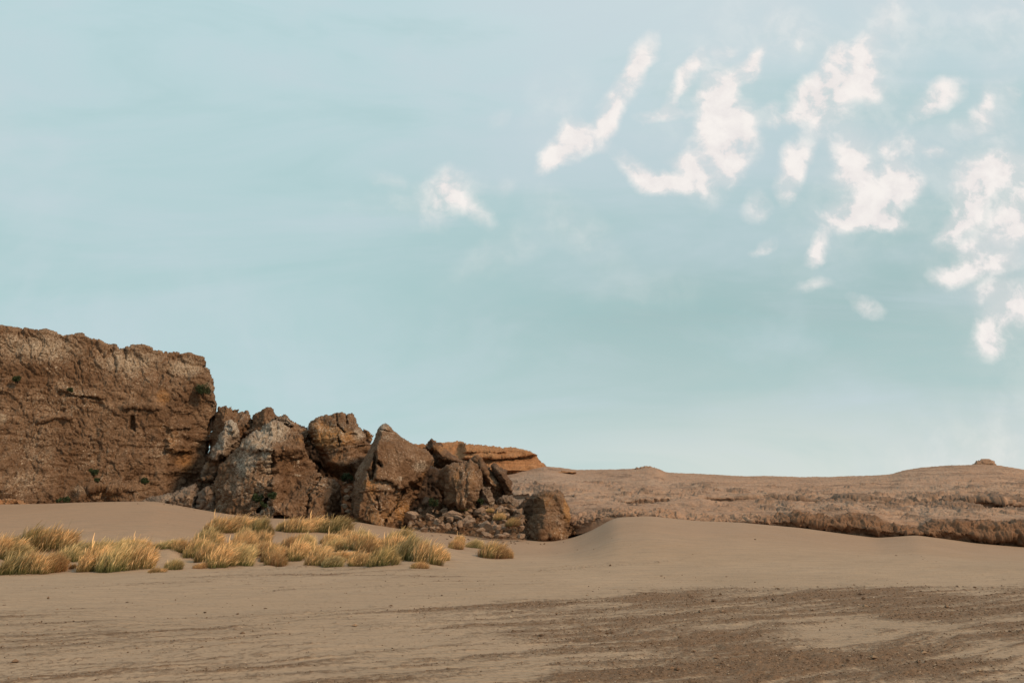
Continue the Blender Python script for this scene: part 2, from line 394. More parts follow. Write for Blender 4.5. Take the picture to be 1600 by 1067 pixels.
BROWN = rock_material('brown_rock', (.190, .104, .056), (.300, .182, .108), (.155, .084, .047), gold=(.50, .26, .105), pale=(.60, .49, .38), speck=.95)
CLIFF = rock_material('cliff_rock', (.185, .104, .058), (.300, .188, .116), (.150, .084, .047), gold=(.46, .24, .10), pale=(.58, .46, .34), speck=.95, samp=.25)
GREYR = rock_material('grey_brown_rock', (.260, .180, .128), (.350, .250, .180), (.190, .125, .086), pale=(.58, .48, .38), speck=.6)
ORNG = rock_material('orange_rock', (.420, .205, .095), (.500, .260, .125), (.300, .145, .07), pale=(.5, .36, .25), speck=.12, sfreq=2.4, samp=.55)
DARKR = rock_material('dark_rock', (.160, .090, .054), (.230, .135, .080), (.115, .066, .042), gold=(.42, .22, .1), pale=(.42, .31, .22), speck=.3)
HILLM = rock_material('hill_earth', (.345, .212, .138), (.400, .258, .176), (.290, .172, .110), gold=(.235, .130, .075), pale=(.41, .305, .228), speck=.0, sfreq=.5, samp=.30, micro=.45, streak=.75)

GAPR = rock_material('painted_shade_rock', (.070, .040, .025), (.095, .056, .034), (.05, .03, .02), pale=(.2, .15, .1), speck=.1)  # near-black base colour stands in for the shadow between the boulders
STONEM = rock_material('stone', (.330, .215, .145), (.420, .290, .205), (.260, .165, .110), pale=(.58, .47, .37), speck=.4, micro=.7)
def leaf_material(name, c1, c2):
    m, n, b = mat(name)
    t = n.nodes.new('ShaderNodeTexCoord').outputs['Object']
    L(n, MIX(n, MR(n, NOISE(n, t, 9, 3, .6), .35, .65), c1, c2), b.inputs['Base Color']); b.inputs['Roughness'].default_value = .7
    return m
LEAF = leaf_material('shrub_leaves', (.020, .030, .012), (.055, .070, .026))
STEM = leaf_material('shrub_stem', (.06, .04, .028), (.10, .07, .045))
gm, gn_, gb_ = mat('grass_blades'); L(gn_, attr(gn_, 'tint', 'Color'), gb_.inputs['Base Color']); gb_.inputs['Roughness'].default_value = .75
GRASS = gm
pm, pn_, pb_ = mat('pebble_stone'); L(pn_, attr(pn_, 'tint', 'Color'), pb_.inputs['Base Color'])

# ------------------------------------------------------------ ground sheet
def build_ground():
    az = np.concatenate([np.radians(np.linspace(-180, -40, 80, endpoint=False)), np.radians(np.linspace(-40, 40, 1250, endpoint=False)), np.radians(np.linspace(40, 180, 80))])
    r = np.concatenate([np.linspace(.3, 6.5, 12, endpoint=False), 1/np.linspace(1/6.5, 1/30, 420, endpoint=False), np.linspace(30, 60, 170, endpoint=False), np.linspace(60, 130, 30, endpoint=False), np.geomspace(130, 6000, 30)])
    A, R = np.meshgrid(az, r, indexing='ij')
    X = R*np.sin(A); Y = R*np.cos(A)
    Z = height(X, Y)
    near = (R > 6) & (R < 34) & (np.abs(A) < math.radians(41))
    g = np.zeros_like(X); xx = X[near]; yy = Y[near]
    gv = gravel(xx, yy); g[near] = gv
    p = np.stack([xx, yy, 0*xx], -1)
    c, s = math.cos(.62), math.sin(.62)
    pr = np.stack([(xx*c+yy*s)*.6, (-xx*s+yy*c)*1.6, 0*xx], -1)
    rough = fbm(p*9, 3, .6, 71)*.020*gv+np.abs(fbm(p*3.1, 3, .6, 77))*.055*gv + fbm(pr*1.2, 3, .5, 79)*.022
    Z[near] += rough+gv*.012
    dune = sstep(Y, 27, 40)
    nx, ny = X.shape
    V = np.stack([X, Y, Z], -1).reshape(-1, 3)
    i = np.arange(nx-1)[:, None]*ny+np.arange(ny-1)[None]
    Fq = np.stack([i, i+1, i+ny+1, i+ny], -1).reshape(-1, 4)[:, ::-1]
    o = mk('ground', V, Fq, SAND, True, {'gravel': g.reshape(-1), 'dune': dune.reshape(-1)})
    tag(o, kind='structure')
    # small cap under the camera
    cap = np.where(np.arange(len(V)) % ny == 0)[0]
    return o
build_ground()

# ------------------------------------------------------------ outline rocks with real depth
def zl(reg, pts, sc=None):
    x0, y0, s = {'a': (0, 500, 3.557), 'b': (220, 610, 4.85), 'c': (460, 630, 5.079), 'd': (600, 670, 5.161)}[reg]
    return [(x0+p[0]/s, y0+p[1]/s)+tuple(p[2:]) for p in pts]
def inside(px, py, poly):
    r = np.zeros(px.shape, bool); n = len(poly)
    for i in range(n):
        x1, y1 = poly[i]; x2, y2 = poly[(i+1) % n]
        if y1 == y2: continue
        c = ((y1 > py) != (y2 > py)) & (px < (x2-x1)*(py-y1)/(y2-y1)+x1); r ^= c
    return r
def edist(px, py, poly):
    d = np.full(px.shape, 1e9); n = len(poly)
    for i in range(n):
        x1, y1 = poly[i]; x2, y2 = poly[(i+1) % n]
        dx, dy = x2-x1, y2-y1; t = np.clip(((px-x1)*dx+(py-y1)*dy)/(dx*dx+dy*dy+1e-9), 0, 1)
        d = np.minimum(d, np.hypot(px-x1-t*dx, py-y1-t*dy))
    return d
from mathutils.geometry import delaunay_2d_cdt
def facets(px, py, poly, ctrl):
    pts = [Vector((a, b)) for a, b in poly]+[Vector((c[0], c[1])) for c in ctrl]
    dd = [0.0]*len(poly)+[c[2] for c in ctrl]
    vs, es, fs, ov, oe, of = delaunay_2d_cdt(pts, [], [list(range(len(poly)))], 1, 1e-4)
    dv = [max([dd[k] for k in o_] or [0]) for o_ in ov]
    out = np.zeros(px.shape)
    for f in fs:
        for k in range(1, len(f)-1):
            a, b, c = vs[f[0]], vs[f[k]], vs[f[k+1]]
            den = (b.y-c.y)*(a.x-c.x)+(c.x-b.x)*(a.y-c.y)
            if abs(den) < 1e-9: continue
            l1 = ((b.y-c.y)*(px-c.x)+(c.x-b.x)*(py-c.y))/den; l2 = ((c.y-a.y)*(px-c.x)+(a.x-c.x)*(py-c.y))/den; l3 = 1-l1-l2
            m = (l1 >= -1e-3) & (l2 >= -1e-3) & (l3 >= -1e-3)
            out[m] = (l1*dv[f[0]]+l2*dv[f[k]]+l3*dv[f[k+1]])[m]
    return out
def rock(name, poly, D, label, cat, material=None, ctrl=(), thick=3.0, edge=(9, .7), lean=0.0, step=1.0, jag=2.2, disp=None,
         gold=(), pale=(), ledges=(), cracks=(), seed=1, group=None, parent=None, fine=1.0, soft=3):
    poly = [tuple(p) for p in poly]
    xs = [p[0] for p in poly]; ys = [p[1] for p in poly]
    gxs = np.arange(min(xs)-4, max(xs)+4+step, step); gys = np.arange(min(ys)-4, max(ys)+4+step, step)
    PX, PY = np.meshgrid(gxs, gys, indexing='ij'); sh = PX.shape
    q = np.stack([PX.ravel(), PY.ravel(), np.full(PX.size, seed*7.3)], -1)
    wx = (fbm(q*.085, 4, .6, seed)*jag*1.3).reshape(sh); wy = (fbm(q*.085+50, 4, .6, seed+3)*jag*1.3).reshape(sh)
    QX, QY = PX+wx, PY+wy
    ins = inside(QX, QY, poly)
    cell = ins[:-1, :-1] & ins[1:, :-1] & ins[:-1, 1:] & ins[1:, 1:]
    used = np.zeros(sh, int)
    for a in (0, 1):
        for b in (0, 1): used[a:sh[0]-1+a, b:sh[1]-1+b] += cell
    on = used > 0; bd = on & (used < 4)
    idx = -np.ones(sh, int); idx[on] = np.arange(on.sum()); nf = on.sum()
    bix = idx.copy(); inner = on & ~bd; bix[inner] = nf+np.arange(inner.sum())
    px, py = QX[on], QY[on]; ox, oy = PX[on], PY[on]
    ed = edist(px, py, poly); ed[bd[on]] = 0
    dd = np.zeros(px.shape)
    if len(ctrl):
        full = np.zeros(sh); full[on] = facets(px, py, poly, ctrl); wt = on.astype(float)
        kk = np.hanning(soft+2)[1:-1]; kk /= kk.sum(); cv = lambda v: np.convolve(np.pad(v, soft//2), kk, 'valid')[:len(v)]
        for ax in (0, 1): full = np.apply_along_axis(cv, ax, full); wt = np.apply_along_axis(cv, ax, wt)
        dd = full[on]/np.maximum(wt[on], 1e-6)
    w, E = edge
    k = np.clip(ed/w, 0, 1); round_ = np.sqrt(1-(1-k)**2)
    hgt = max(ys)-min(ys)
    dd = dd+E*round_+lean*np.clip((py-min(ys))/hgt, 0, 1)
    for lx, amt, sf, *reach in ledges:                       # step in depth across a line: above the line stands proud
        lxx = [p[0] for p in lx]; lyy = [p[1] for p in lx]
        yl = np.interp(px, lxx, lyy); xr = sstep(px, lxx[0]-6, lxx[0]+4)*(1-sstep(px, lxx[-1]-4, lxx[-1]+6))
        dd = dd+amt*xr*sstep(yl-py, -sf, sf)*((1-sstep(yl-py, reach[0]*.3, reach[0])) if reach else 1)
    for line, wd, dp in cracks:
        dm = np.full(px.shape, 1e9)
        for (x1, y1), (x2, y2) in zip(line[:-1], line[1:]):
            ddx, ddy = x2-x1, y2-y1; t = np.clip(((px-x1)*ddx+(py-y1)*ddy)/(ddx*ddx+ddy*ddy), 0, 1)
            dm = np.minimum(dm, np.hypot(px-x1-t*ddx, py-y1-t*ddy))
        dd = dd-dp*np.exp(-(dm/wd)**2)
    Dl = D(ox) if callable(D) else np.full(ox.shape, float(D))
    gx_, gz_ = ray(ox, oy)
    Df = Dl-dd
    V1 = np.stack([gx_*Df, Df, CZ+gz_*Df], -1)
    inn = inner[on]
    kb = np.clip(ed[inn]/(w*2.5), 0, 1); Db = Dl[inn]+thick*np.sqrt(1-(1-kb)**2)
    # the back keeps its real height: no growth with distance
    V2 = np.stack([gx_[inn]*Db, Db, CZ+gz_[inn]*Dl[inn]], -1)
    V = np.concatenate([V1, V2])
    ii, jj = np.where(cell)
    def q4(I): return np.stack([I[ii, jj], I[ii, jj+1], I[ii+1, jj+1], I[ii+1, jj]], -1)
    Fq = np.concatenate([q4(idx), q4(bix)[:, ::-1]])
    nm = normals(V, Fq)
    if disp: 
        dv = disp(V, np.concatenate([px, px[inn]]), np.concatenate([py, py[inn]]))*fine
    else: dv = craggy(V, seed)*fine
    damp = np.concatenate([.7+.3*sstep(ed, 0, 5), np.full(inn.sum(), .6)])
    V = V+nm*(dv*damp)[:, None]
    def zone(zs):
        a = np.zeros(len(px))
        for (zx, zy, rx, ry, s_) in zs: a = np.maximum(a, s_*np.exp(-(((px-zx)/rx)**2+((py-zy)/ry)**2)))
        return np.concatenate([a, np.zeros(inn.sum())])
    o = mk(name, V, Fq, material or BROWN, True, {'gold': zone(gold), 'pale': zone(pale)}, parent)
    # origin at the base
    base = np.array([V[:, 0].mean(), V[:, 1].mean(), V[:, 2].min()])
    vs = np.empty(len(V)*3, np.float32); o.data.vertices.foreach_get('co', vs); vs = vs.reshape(-1, 3)-base
    o.data.vertices.foreach_set('co', vs.reshape(-1).astype(np.float32)); o.location = base; o.data.update()
    if label: tag(o, label, cat, group)
    return o

def craggy(V, seed, s=1.0, vert=1.0, amp=1.0):
    w = np.stack([fbm(V*.9+9, 3, .5, seed+k) for k in range(3)], -1)*.22
    p = (V+w)*np.array([1, 1, vert])
    d = fbm(p*.35*s, 3, .5, seed+5)*.10
    brk = sstep(fbm(V*.6+5, 3, .5, seed+6), -.15, .2)
    F1, F2, c, t = voro(p*.55*s, seed+11, True)
    d = d+(c-.5)*.14+t*.20-.17*brk*(1-sstep(F2-F1, 0, .05))
    F1, F2, c, t = voro(p*1.35*s, seed+23, True)
    d = d+(c-.5)*.09+t*.12-.12*(1-brk)*(1-sstep(F2-F1, 0, .08))
    F1, F2, c, t = voro(p*3.3*s, seed+27, True)
    d = d+(c-.5)*.05+t*.07
    r_ = fbm(V*1.7+3, 4, .55, seed+29, True)
    d = d-.16*sstep(r_, .50, .80)+fbm(V*4.2, 4, .65, seed+31)*.075
    return d*amp
def strata_disp(seed, nrm, freq=2.2, amp=.16, crag=.55, ribs=0):
    nrm = np.array(nrm, float); nrm /= np.linalg.norm(nrm)
    def f(V, px, py):
        t = V@nrm+fbm(V*.4, 3, .5, seed)*.45
        q = np.stack([t*freq, fbm(V*.3, 2, .5, seed+1)*1.5, 0*t], -1)
        a = fbm(q, 4, .65, seed+2)
        a = np.sign(a)*np.abs(a)**.6
        return a*amp+craggy(V, seed, 1.1)*crag
    return f

# the long cliff: rilled upper band, blocky face below
def cliff_disp(V, px, py):
    top = np.interp(px, [-800, 0, 160, 320], [470, 512, 533, 556])
    h = py-top+fbm(V*.35, 3, .5, 199)*22
    up = 1-sstep(h, 50, 80)
    w = np.stack([fbm(V*.8+9, 3, .55, 201+k) for k in range(3)], -1)*.38
    p = V+w; sl_ = np.interp(px, [0, 200, 330], [.45, .3, .0])
    x_ = p[:, 0]+sl_*p[:, 2]
    pv = np.stack([x_*1.9, p[:, 1]*1.0, p[:, 2]*.62], -1)
    F1, F2, c, t = voro(pv, 205, True)
    d1 = .26*np.sqrt(np.clip(F2-F1, 0, .4))+(c-.5)*.20+t*.10
    G1, G2, c2, t2 = voro(pv*np.array([2.2, 2, 2.6]), 207, True); d1 = d1+.08*np.sqrt(np.clip(G2-G1, 0, .4))+(c2-.5)*.10
    d1 = d1-.15*sstep(fbm(np.stack([x_*1.1, p[:, 1], p[:, 2]*.4], -1), 4, .6, 209, True), .45, .8)
    d2 = craggy(V, 211, 1.1)*.6
    F1, F2, c, t = voro((V+w*1.5)*np.array([.30, .30, .42]), 221, True)
    d2 = d2+(c-.5)*.09+t*.10
    hz = fbm(np.stack([V[:, 0]*.12, V[:, 1]*.1, V[:, 2]*1.3], -1), 4, .6, 222); d2 = d2+np.sign(hz)*np.abs(hz)**.6*.16
    msk = sstep(fbm(V*.3, 4, .6, 225), -.02, .16)
    G1, G2, c2, t2 = voro(p*np.array([1.5, 1.5, 1.15]), 223, True)
    K1, K2, c3, t3 = voro(p*3.1, 224, True)
    d2 = d2+msk*(.22*np.sqrt(np.clip(G2-G1, 0, .4))+(c2-.5)*.22+.07*np.sqrt(np.clip(K2-K1, 0, .4))+(c3-.5)*.10)
    d2 = d2-.13*sstep(fbm(np.stack([V[:, 0]*.55, V[:, 1], V[:, 2]*.28], -1)+w*.6, 5, .6, 227, True), .52, .80)
    d3 = fbm(V*4.0, 4, .65, 231)*.08+fbm(V*.16, 2, .5, 233)*.35
    return d1*up*1.2+d2*(1-up*.75)+d3
cliff_poly = [(-760, 460)]+zl('a', [(-900,-10),(-300,20),(0,38),(60,46),(120,52),(200,56),(270,65),(350,75),(420,82),(480,88),(545,104),(568,122),(590,135),(650,137),(668,162),(700,148),(750,152),(800,146),(840,150),(850,167),(885,170),(900,183),(960,184),(1000,186),(1060,190),(1120,194),(1138,205),(1136,255),(1162,268),(1180,310),(1195,370),(1198,440),(1216,475),(1195,530),(1172,560),(1165,640),(1150,760),(1130,900)])+[(315,830),(200,830),(-760,830)]
rock('cliff', cliff_poly, lambda x: 54.6+.0165*x+.0000065*np.clip(x, -760, 400)**2, 'tall weathered brown cliff wall with a flat top, rising behind the sand dune', 'cliff',
     CLIFF, ctrl=[(-300, 640, 1.2), (40, 545, .3), (60, 700, 1.3), (150, 570, .5), (170, 760, 2.0), (245, 640, 1.2), (250, 740, 1.6), (60, 790, 2.6), (300, 590, .7), (305, 700, .0), (275, 690, 1.4), (328, 610, .5), (200, 800, 2.6), (312, 760, -1.0)],
     thick=14, soft=41, edge=(4, .6), step=1.0, jag=2.5, disp=cliff_disp, seed=2,
     pale=[(60, 690, 60, 60, .45), (150, 680, 50, 60, .35), (20, 640, 60, 20, .35), (60, 545, 90, 30, .75), (200, 565, 70, 26, .75), (290, 575, 40, 20, .8), (150, 575, 50, 14, .4), (325, 610, 10, 30, .5), (40, 750, 60, 25, .5), (125, 765, 20, 8, .6), (3, 655, 8, 8, 1)],
     gold=[(253, 622, 14, 16, .75), (270, 690, 14, 40, .55), (290, 720, 18, 30, .7), (165, 770, 35, 10, .6), (250, 665, 30, 10, .4)],
     ledges=[([(195, 637), (250, 640)], .35, 1.5, 18), ([(262, 672), (300, 668)], .3, 1.5, 16), ([(262, 702), (305, 706)], .5, 2, 20), ([(60, 660), (115, 652)], .3, 1.5, 14), ([(90, 612), (160, 622)], .25, 1.5, 14), ([(140, 764), (215, 768)], .35, 1.5, 14)], cracks=[([(208, 650), (207, 668), (212, 676)], 1.6, .6)])

# backing mass behind the tumbled blocks, its colour painted near-black as gap shade
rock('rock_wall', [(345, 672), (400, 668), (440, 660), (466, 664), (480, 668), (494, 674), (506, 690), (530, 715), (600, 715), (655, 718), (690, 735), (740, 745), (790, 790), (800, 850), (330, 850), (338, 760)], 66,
     'rock mass with painted-in shade filling the gaps behind the tumbled blocks', 'rock', GAPR, thick=4, edge=(14, 1.5), step=2.0, seed=3)

B = zl
rock('boulder', B('b', [(515,360),(540,260),(560,190),(590,125),(640,110),(690,118),(742,142),(738,172),(770,160),(806,158),(832,190),(862,245),(900,310),(800,500),(600,660),(430,660),(480,520),(520,440)]), 60.5,
     'rough dark brown crag wedged against the right end of the cliff', 'boulder', BROWN, ctrl=B('b', [(620,200,1.4),(700,330,2.2),(800,260,1.5),(640,480,2.2)]), thick=3, seed=4, jag=3,
     gold=B('b', [(650,160,8,6,.5),(720,270,20,20,.2)]))
rock('boulder', B('b', [(845,205),(880,180),(905,160),(910,138),(960,112),(1000,122),(1025,165),(1045,185),(1095,178),(1115,205),(1160,240),(1200,262),(1245,282),(1275,262),(1290,330),(1300,420),(1200,440),(900,420),(760,420),(750,330),(830,270)]), 59.5,
     'jagged brown crag peeking over the top of the broadest boulder', 'boulder', BROWN, ctrl=B('b', [(960,200,1.2),(1060,230,1.4),(900,300,1.5),(1180,330,1.0)]), thick=3, seed=5, jag=3.2)
rock('boulder', B('b', [(1010,190),(1060,185),(1110,205),(1160,245),(1165,275),(1120,275),(1050,245),(1010,225)]), 57.6,
     'small pale wedge of rock lying on the crest behind the broadest boulder', 'boulder', GREYR, thick=1.5, edge=(4, .5), seed=6, jag=1, pale=B('b', [(1110,235,12,10,.5)]))
rock('boulder', B('b', [(640,225),(685,220),(725,252),(750,300),(745,380),(730,420),(690,470),(655,530),(600,600),(570,650),(430,680),(455,610),(490,560),(512,528),(500,492),(540,450),(575,395),(598,335),(632,290)]), 56.2,
     'narrow pale slab leaning to the right with an undercut brown foot', 'boulder', GREYR, ctrl=B('b', [(690,300,1.2),(640,400,1.5),(570,490,1.6),(560,590,.3),(640,480,1.6)]), thick=2.2, edge=(6, .6), seed=7, jag=1.5,
     pale=B('b', [(690,290,16,18,1.1),(620,400,20,16,.8),(540,490,10,6,.6)]), gold=B('b', [(530,570,14,12,.6)]),
     ledges=[(B('b', [(500,522),(560,535),(640,510)]), 1.0, 1.2)], cracks=[(B('b', [(632,292),(690,335)]), 1.2, .4)])
rock('boulder', B('b', [(425,670),(570,640),(570,760),(520,800),(430,800)]), 55.6, 'shaded brown block under the foot of the leaning pale slab', 'boulder', BROWN, thick=2, edge=(5, .4), seed=8, jag=1, ledges=[(B('b', [(420,682),(560,672)]), .8, 1.5)])
rock('boulder', B('b', [(-40,880),(20,830),(80,802),(140,790),(210,768),(290,755),(335,722),(395,697),(440,702),(455,760),(440,830),(430,960),(300,960),(0,960)]), 54.0,
     'low grey gravelly rock spilling from the cliff foot onto the dune crest', 'boulder', GREYR, ctrl=B('b', [(340,800,1.6),(400,760,1.0),(200,830,1.2)]), thick=3, edge=(8, .8), lean=1.5, seed=9, jag=1.6, pale=B('b', [(200,790,30,10,.5),(80,820,20,8,.4)]))
rock('boulder', B('b', [(415,900),(430,770),(475,722),(530,712),(560,760),(560,960),(480,970),(410,960)]), 51.8,
     'short grey brown rock tucked at the left foot of the broadest boulder', 'boulder', GREYR, ctrl=B('b', [(490,800,.8)]), thick=2, edge=(6, .6), seed=10, jag=1.5)
rock('boulder', [(329,815),(330,790),(328,765),(335,746),(344,729),(353,717),(361,708),(373,697),(378,686),(391,676),(406,671),(413,659),(424,657),(437,659),(449,665),(458,671),(472,679),(477,697),(486,713),(494,733),(505,741),(525,746),(534,757),(534,784),(531,810),(530,830),(430,835),(329,830)], 52.5,
     'broadest boulder of the pile, pale grey crown over a brown foot with dark shrubs', 'boulder', BROWN,
     ctrl=[(428,704,3.0),(424,760,4.2),(395,695,1.3),(430,685,.9),(385,740,2.6),(360,770,2.6),(350,800,2.8),(448,720,1.0),(455,760,1.5),(430,800,4.4),(480,770,2.6),(505,790,2.8),(470,700,1.0),(420,830,4.8),(500,820,3.5),(440,742,1.7)], thick=5, edge=(7, .8), seed=11, jag=2,
     pale=[(420,675,34,20,1.1),(400,695,28,14,1.0),(385,725,28,26,.8),(418,718,10,30,.95),(372,765,28,30,.5),(467,742,8,3,.9),(505,757,3,3,.8),(395,770,25,20,.3),(440,690,12,10,.5)], gold=[(470,690,10,8,.6),(450,735,14,12,.35),(455,725,6,14,.4),(487,770,18,18,.3)],
     ledges=[([(375,700),(395,702),(428,706)], .45, 1.0)], cracks=[([(428,704),(425,740),(424,760)], 1.4, .5), ([(404,800),(415,785),(425,770)], 2.2, 1.2), ([(500,745),(484,775),(478,810)], 1.5, .6)])
rock('boulder', B('c', [(106,178),(125,140),(180,110),(250,85),(290,90),(330,70),(380,68),(410,95),(425,80),(470,75),(490,105),(510,160),(545,200),(575,255),(585,300),(620,330),(600,420),(560,560),(500,660),(400,620),(330,585),(270,545),(228,490),(188,410),(150,310),(118,235)]), 57.0,
     'blocky orange banded boulder with a notched top, grey underside ledge', 'boulder', BROWN, ctrl=B('c', [(160,200,.6),(340,170,1.0),(230,380,1.5),(440,340,1.8),(560,300,1.0),(300,470,2.0),(430,480,2.3),(480,200,1.5),(380,290,2.2)]), thick=4, edge=(5, .7), seed=12, jag=1.8,
     disp=strata_disp(12, (-.2, -.1, 1), 2.2, .15, .5), gold=B('c', [(270,270,34,22,.95),(200,190,16,16,.7),(400,270,28,18,.75),(300,440,30,14,.4)]), pale=B('c', [(510,240,12,14,.8),(440,350,25,5,.4)]),
     ledges=[(B('c', [(215,392),(300,380),(420,350),(600,310)]), -.25, 1.0)], cracks=[(B('c', [(350,260),(358,345)]), 1.0, .5), (B('c', [(330,80),(345,180),(400,230)]), 1.2, .5), (B('c', [(430,470),(455,560)]), 1, .4), (B('c', [(410,100),(415,160)]), 1, .4)])
rock('boulder', B('c', [(540,195),(580,205),(602,215),(625,265),(610,330),(560,330),(540,250)]), 59.5, 'small rusty red rock behind the notched orange boulder', 'boulder', BROWN, thick=1.5, edge=(4, .5), seed=13, jag=1.5, gold=B('c', [(590,260,10,10,.6)]))
rock('boulder', B('c', [(648,212),(668,190),(692,165),(725,154),(755,170),(778,208),(815,232),(850,262),(890,288),(930,312),(975,345),(1020,362),(1080,400),(1102,440),(1075,510),(1045,570),(1010,640),(980,730),(920,820),(885,920),(860,1080),(700,1080),(480,1060),(470,920),(450,850),(448,720),(480,560),(540,460),(595,360),(630,290)]), 50.5,
     'tall pointed boulder leaning right, speckled upper slab over a golden cracked foot', 'boulder', BROWN,
     ctrl=B('c', [(690,230,1.0),(650,350,2.2),(610,470,2.8),(560,640,3.4),(510,800,3.6),(500,900,3.8),(780,320,1.4),(900,420,1.2),(1000,480,.8),(800,560,2.0),(950,620,.9),(740,700,3.0),(880,740,1.4),(680,880,3.6),(820,900,2.2),(700,1000,4.0),(770,620,2.2)]), thick=4.5, edge=(6, .6), seed=14, jag=1.6,
     disp=lambda V, px, py: craggy(V, 14, 1.0)*np.where(True, .35+.55*sstep(py, 735, 765), 1),
     pale=B('c', [(700,190,12,10,.7),(720,270,20,8,.5),(1000,500,16,12,.75),(840,600,6,5,.8),(800,420,40,26,.4),(660,330,6,20,.4)]), gold=B('c', [(600,640,14,10,.75),(860,850,16,22,.95),(700,900,40,24,.6),(620,700,12,30,.6),(1030,600,6,20,.6),(780,790,20,14,.5)]),
     ledges=[(B('c', [(640,602),(720,605),(770,620),(850,690),(900,670),(965,640)]), .55, 1.0)],
     cracks=[(B('c', [(640,390),(632,500),(625,600)]), 2.2, .9), (B('c', [(660,470),(690,495)]), 2.4, .9), (B('c', [(590,540),(600,600)]), 2.6, .8), (B('c', [(880,690),(830,780),(740,900),(715,970)]), 1.0, .45), (B('c', [(930,640),(970,670)]), 2.6, .9), (B('c', [(680,205),(760,230)]), .8, .3), (B('c', [(650,740),(680,870)]), 1.2, .5), (B('c', [(620,300),(645,360)]), 1, .3)])
rock('boulder', B('d', [(318,158),(340,110),(375,70),(390,72),(425,88),(458,112),(500,160),(540,205),(600,215),(655,240),(668,268),(600,285),(540,300),(490,330),(430,310),(395,290),(380,240),(385,205)]), 54.0,
     'dark jagged slanting crag with a sharp tip, right of the tall pointed boulder', 'boulder', DARKR, ctrl=B('d', [(400,150,1.6),(470,220,1.8),(560,240,1.3)]), thick=3, edge=(5, .5), seed=15, jag=2.4, disp=strata_disp(15, (.55, 0, .8), 3, .22, .6), gold=B('d', [(440,170,16,9,.7)]))
rock('boulder', B('d', [(440,450),(470,350),(530,300),(590,280),(650,268),(710,270),(745,292),(770,340),(778,420),(765,480),(745,560),(720,640),(620,680),(540,690),(500,640),(470,540)]), 50.6,
     'squat brown boulder with deep vertical grooves, in the middle of the rubble', 'boulder', BROWN, ctrl=B('d', [(535,320,.8),(550,450,1.7),(560,600,2.0),(680,320,.9),(700,450,2.0),(680,590,2.2),(500,440,.5)]), thick=3.5, edge=(6, .6), seed=16, jag=2,
     disp=lambda V, px, py: craggy(V, 16, 1.0)*.55+.55*np.clip(fbm(np.stack([V[:, 0]*2.2+V[:, 2]*.25, V[:, 1]*.6, V[:, 2]*.35], -1), 4, .6, 161, True), -1, .5), gold=B('d', [(700,400,12,30,.45),(590,420,8,20,.5)]), pale=B('d', [(640,300,26,8,.3)]))
rock('boulder', B('d', [(700,250),(735,218),(760,215),(785,235),(820,290),(868,330),(930,410),(990,490),(1040,560),(960,620),(880,640),(800,560),(760,470),(770,400),(740,320)]), 54.5,
     'brown slab of steeply slanting thin layers behind the grooved boulder', 'boulder', BROWN, ctrl=B('d', [(790,320,1.3),(880,450,1.6),(840,400,1.4)]), thick=2.5, edge=(5, .5), seed=17, jag=2, disp=strata_disp(17, (.72, 0, .7), 3.2, .24, .45), gold=B('d', [(850,440,14,14,.5)]))
rock('boulder', B('d', [(868,300),(888,278),(905,274),(960,300),(988,325),(1000,370),(1025,420),(1045,500),(1040,545),(990,530),(940,460),(890,380)]), 53.6,
     'pointed grey fin of rock standing at the right end of the slanting slab', 'boulder', DARKR, ctrl=B('d', [(950,360,1.0),(990,450,.9)]), thick=1.5, edge=(4, .4), seed=18, jag=2, pale=B('d', [(930,320,14,8,.5),(980,400,10,18,.25)]), disp=strata_disp(18, (.8, 0, .6), 3.5, .16, .5))
rock('boulder', B('d', [(772,455),(860,448),(878,500),(892,600),(880,660),(800,660),(765,560)]), 50.4,
     'short upright pale brown slab beside the grooved boulder', 'boulder', GREYR, ctrl=B('d', [(810,520,.6),(840,580,.9)]), thick=1.5, edge=(4, .4), seed=19, jag=1.2, gold=B('d', [(840,560,12,14,.3)]))
rock('boulder', B('d', [(895,575),(940,535),(990,522),(1040,540),(1085,575),(1095,640),(1020,690),(900,680)]), 52.0,
     'rounded grey brown boulder behind the loose rubble, under the pointed fin', 'boulder', GREYR, thick=2, edge=(9, 1.2), seed=20, jag=1.5)
rock('boulder', B('d', [(1085,620),(1150,545),(1215,520),(1250,560),(1240,760),(1160,830),(1110,760)]), 49.6,
     'dark rock half hidden behind the rounded lone boulder at the right of the rubble', 'boulder', DARKR, thick=2, edge=(8, .8), seed=21, jag=1.5)
rock('boulder', B('d', [(1192,560),(1210,522),(1270,500),(1350,484),(1415,490),(1450,528),(1482,600),(1502,680),(1495,750),(1478,830),(1480,960),(1330,980),(1110,970),(1112,850),(1125,795),(1172,740),(1200,690),(1188,640),(1205,600)]), 48.8,
     'rounded lone boulder at the right end of the rubble, smooth shoulder over a knobbly base', 'boulder', BROWN, ctrl=B('d', [(1280,560,1.2),(1400,580,1.0),(1300,680,1.6),(1420,720,1.0),(1290,800,2.3),(1250,880,2.6),(1400,860,2.0)]), thick=3, edge=(8, .9), seed=22, jag=2,
     disp=lambda V, px, py: craggy(V, 22, 1.0)*.45+sstep(py, 798, 808)*(.28*np.sqrt(np.clip(np.subtract(*voro(V*2.6, 223)[1::-1]), 0, .6))), gold=B('d', [(1470,650,8,28,.9),(1330,580,26,16,.5),(1400,840,20,16,.5)]), pale=B('d', [(1205,570,4,6,.6)]),
     ledges=[(B('d', [(1190,690),(1300,700),(1430,740)]), -.3, 1.5)])
rock('boulder', B('d', [(1455,800),(1500,760),(1560,780),(1572,800),(1540,860),(1470,860)]), 48.6, 'small low brown rock in the sand hollow right of the lone boulder', 'boulder', BROWN, thick=1.5, edge=(5, .6), seed=23, jag=1)
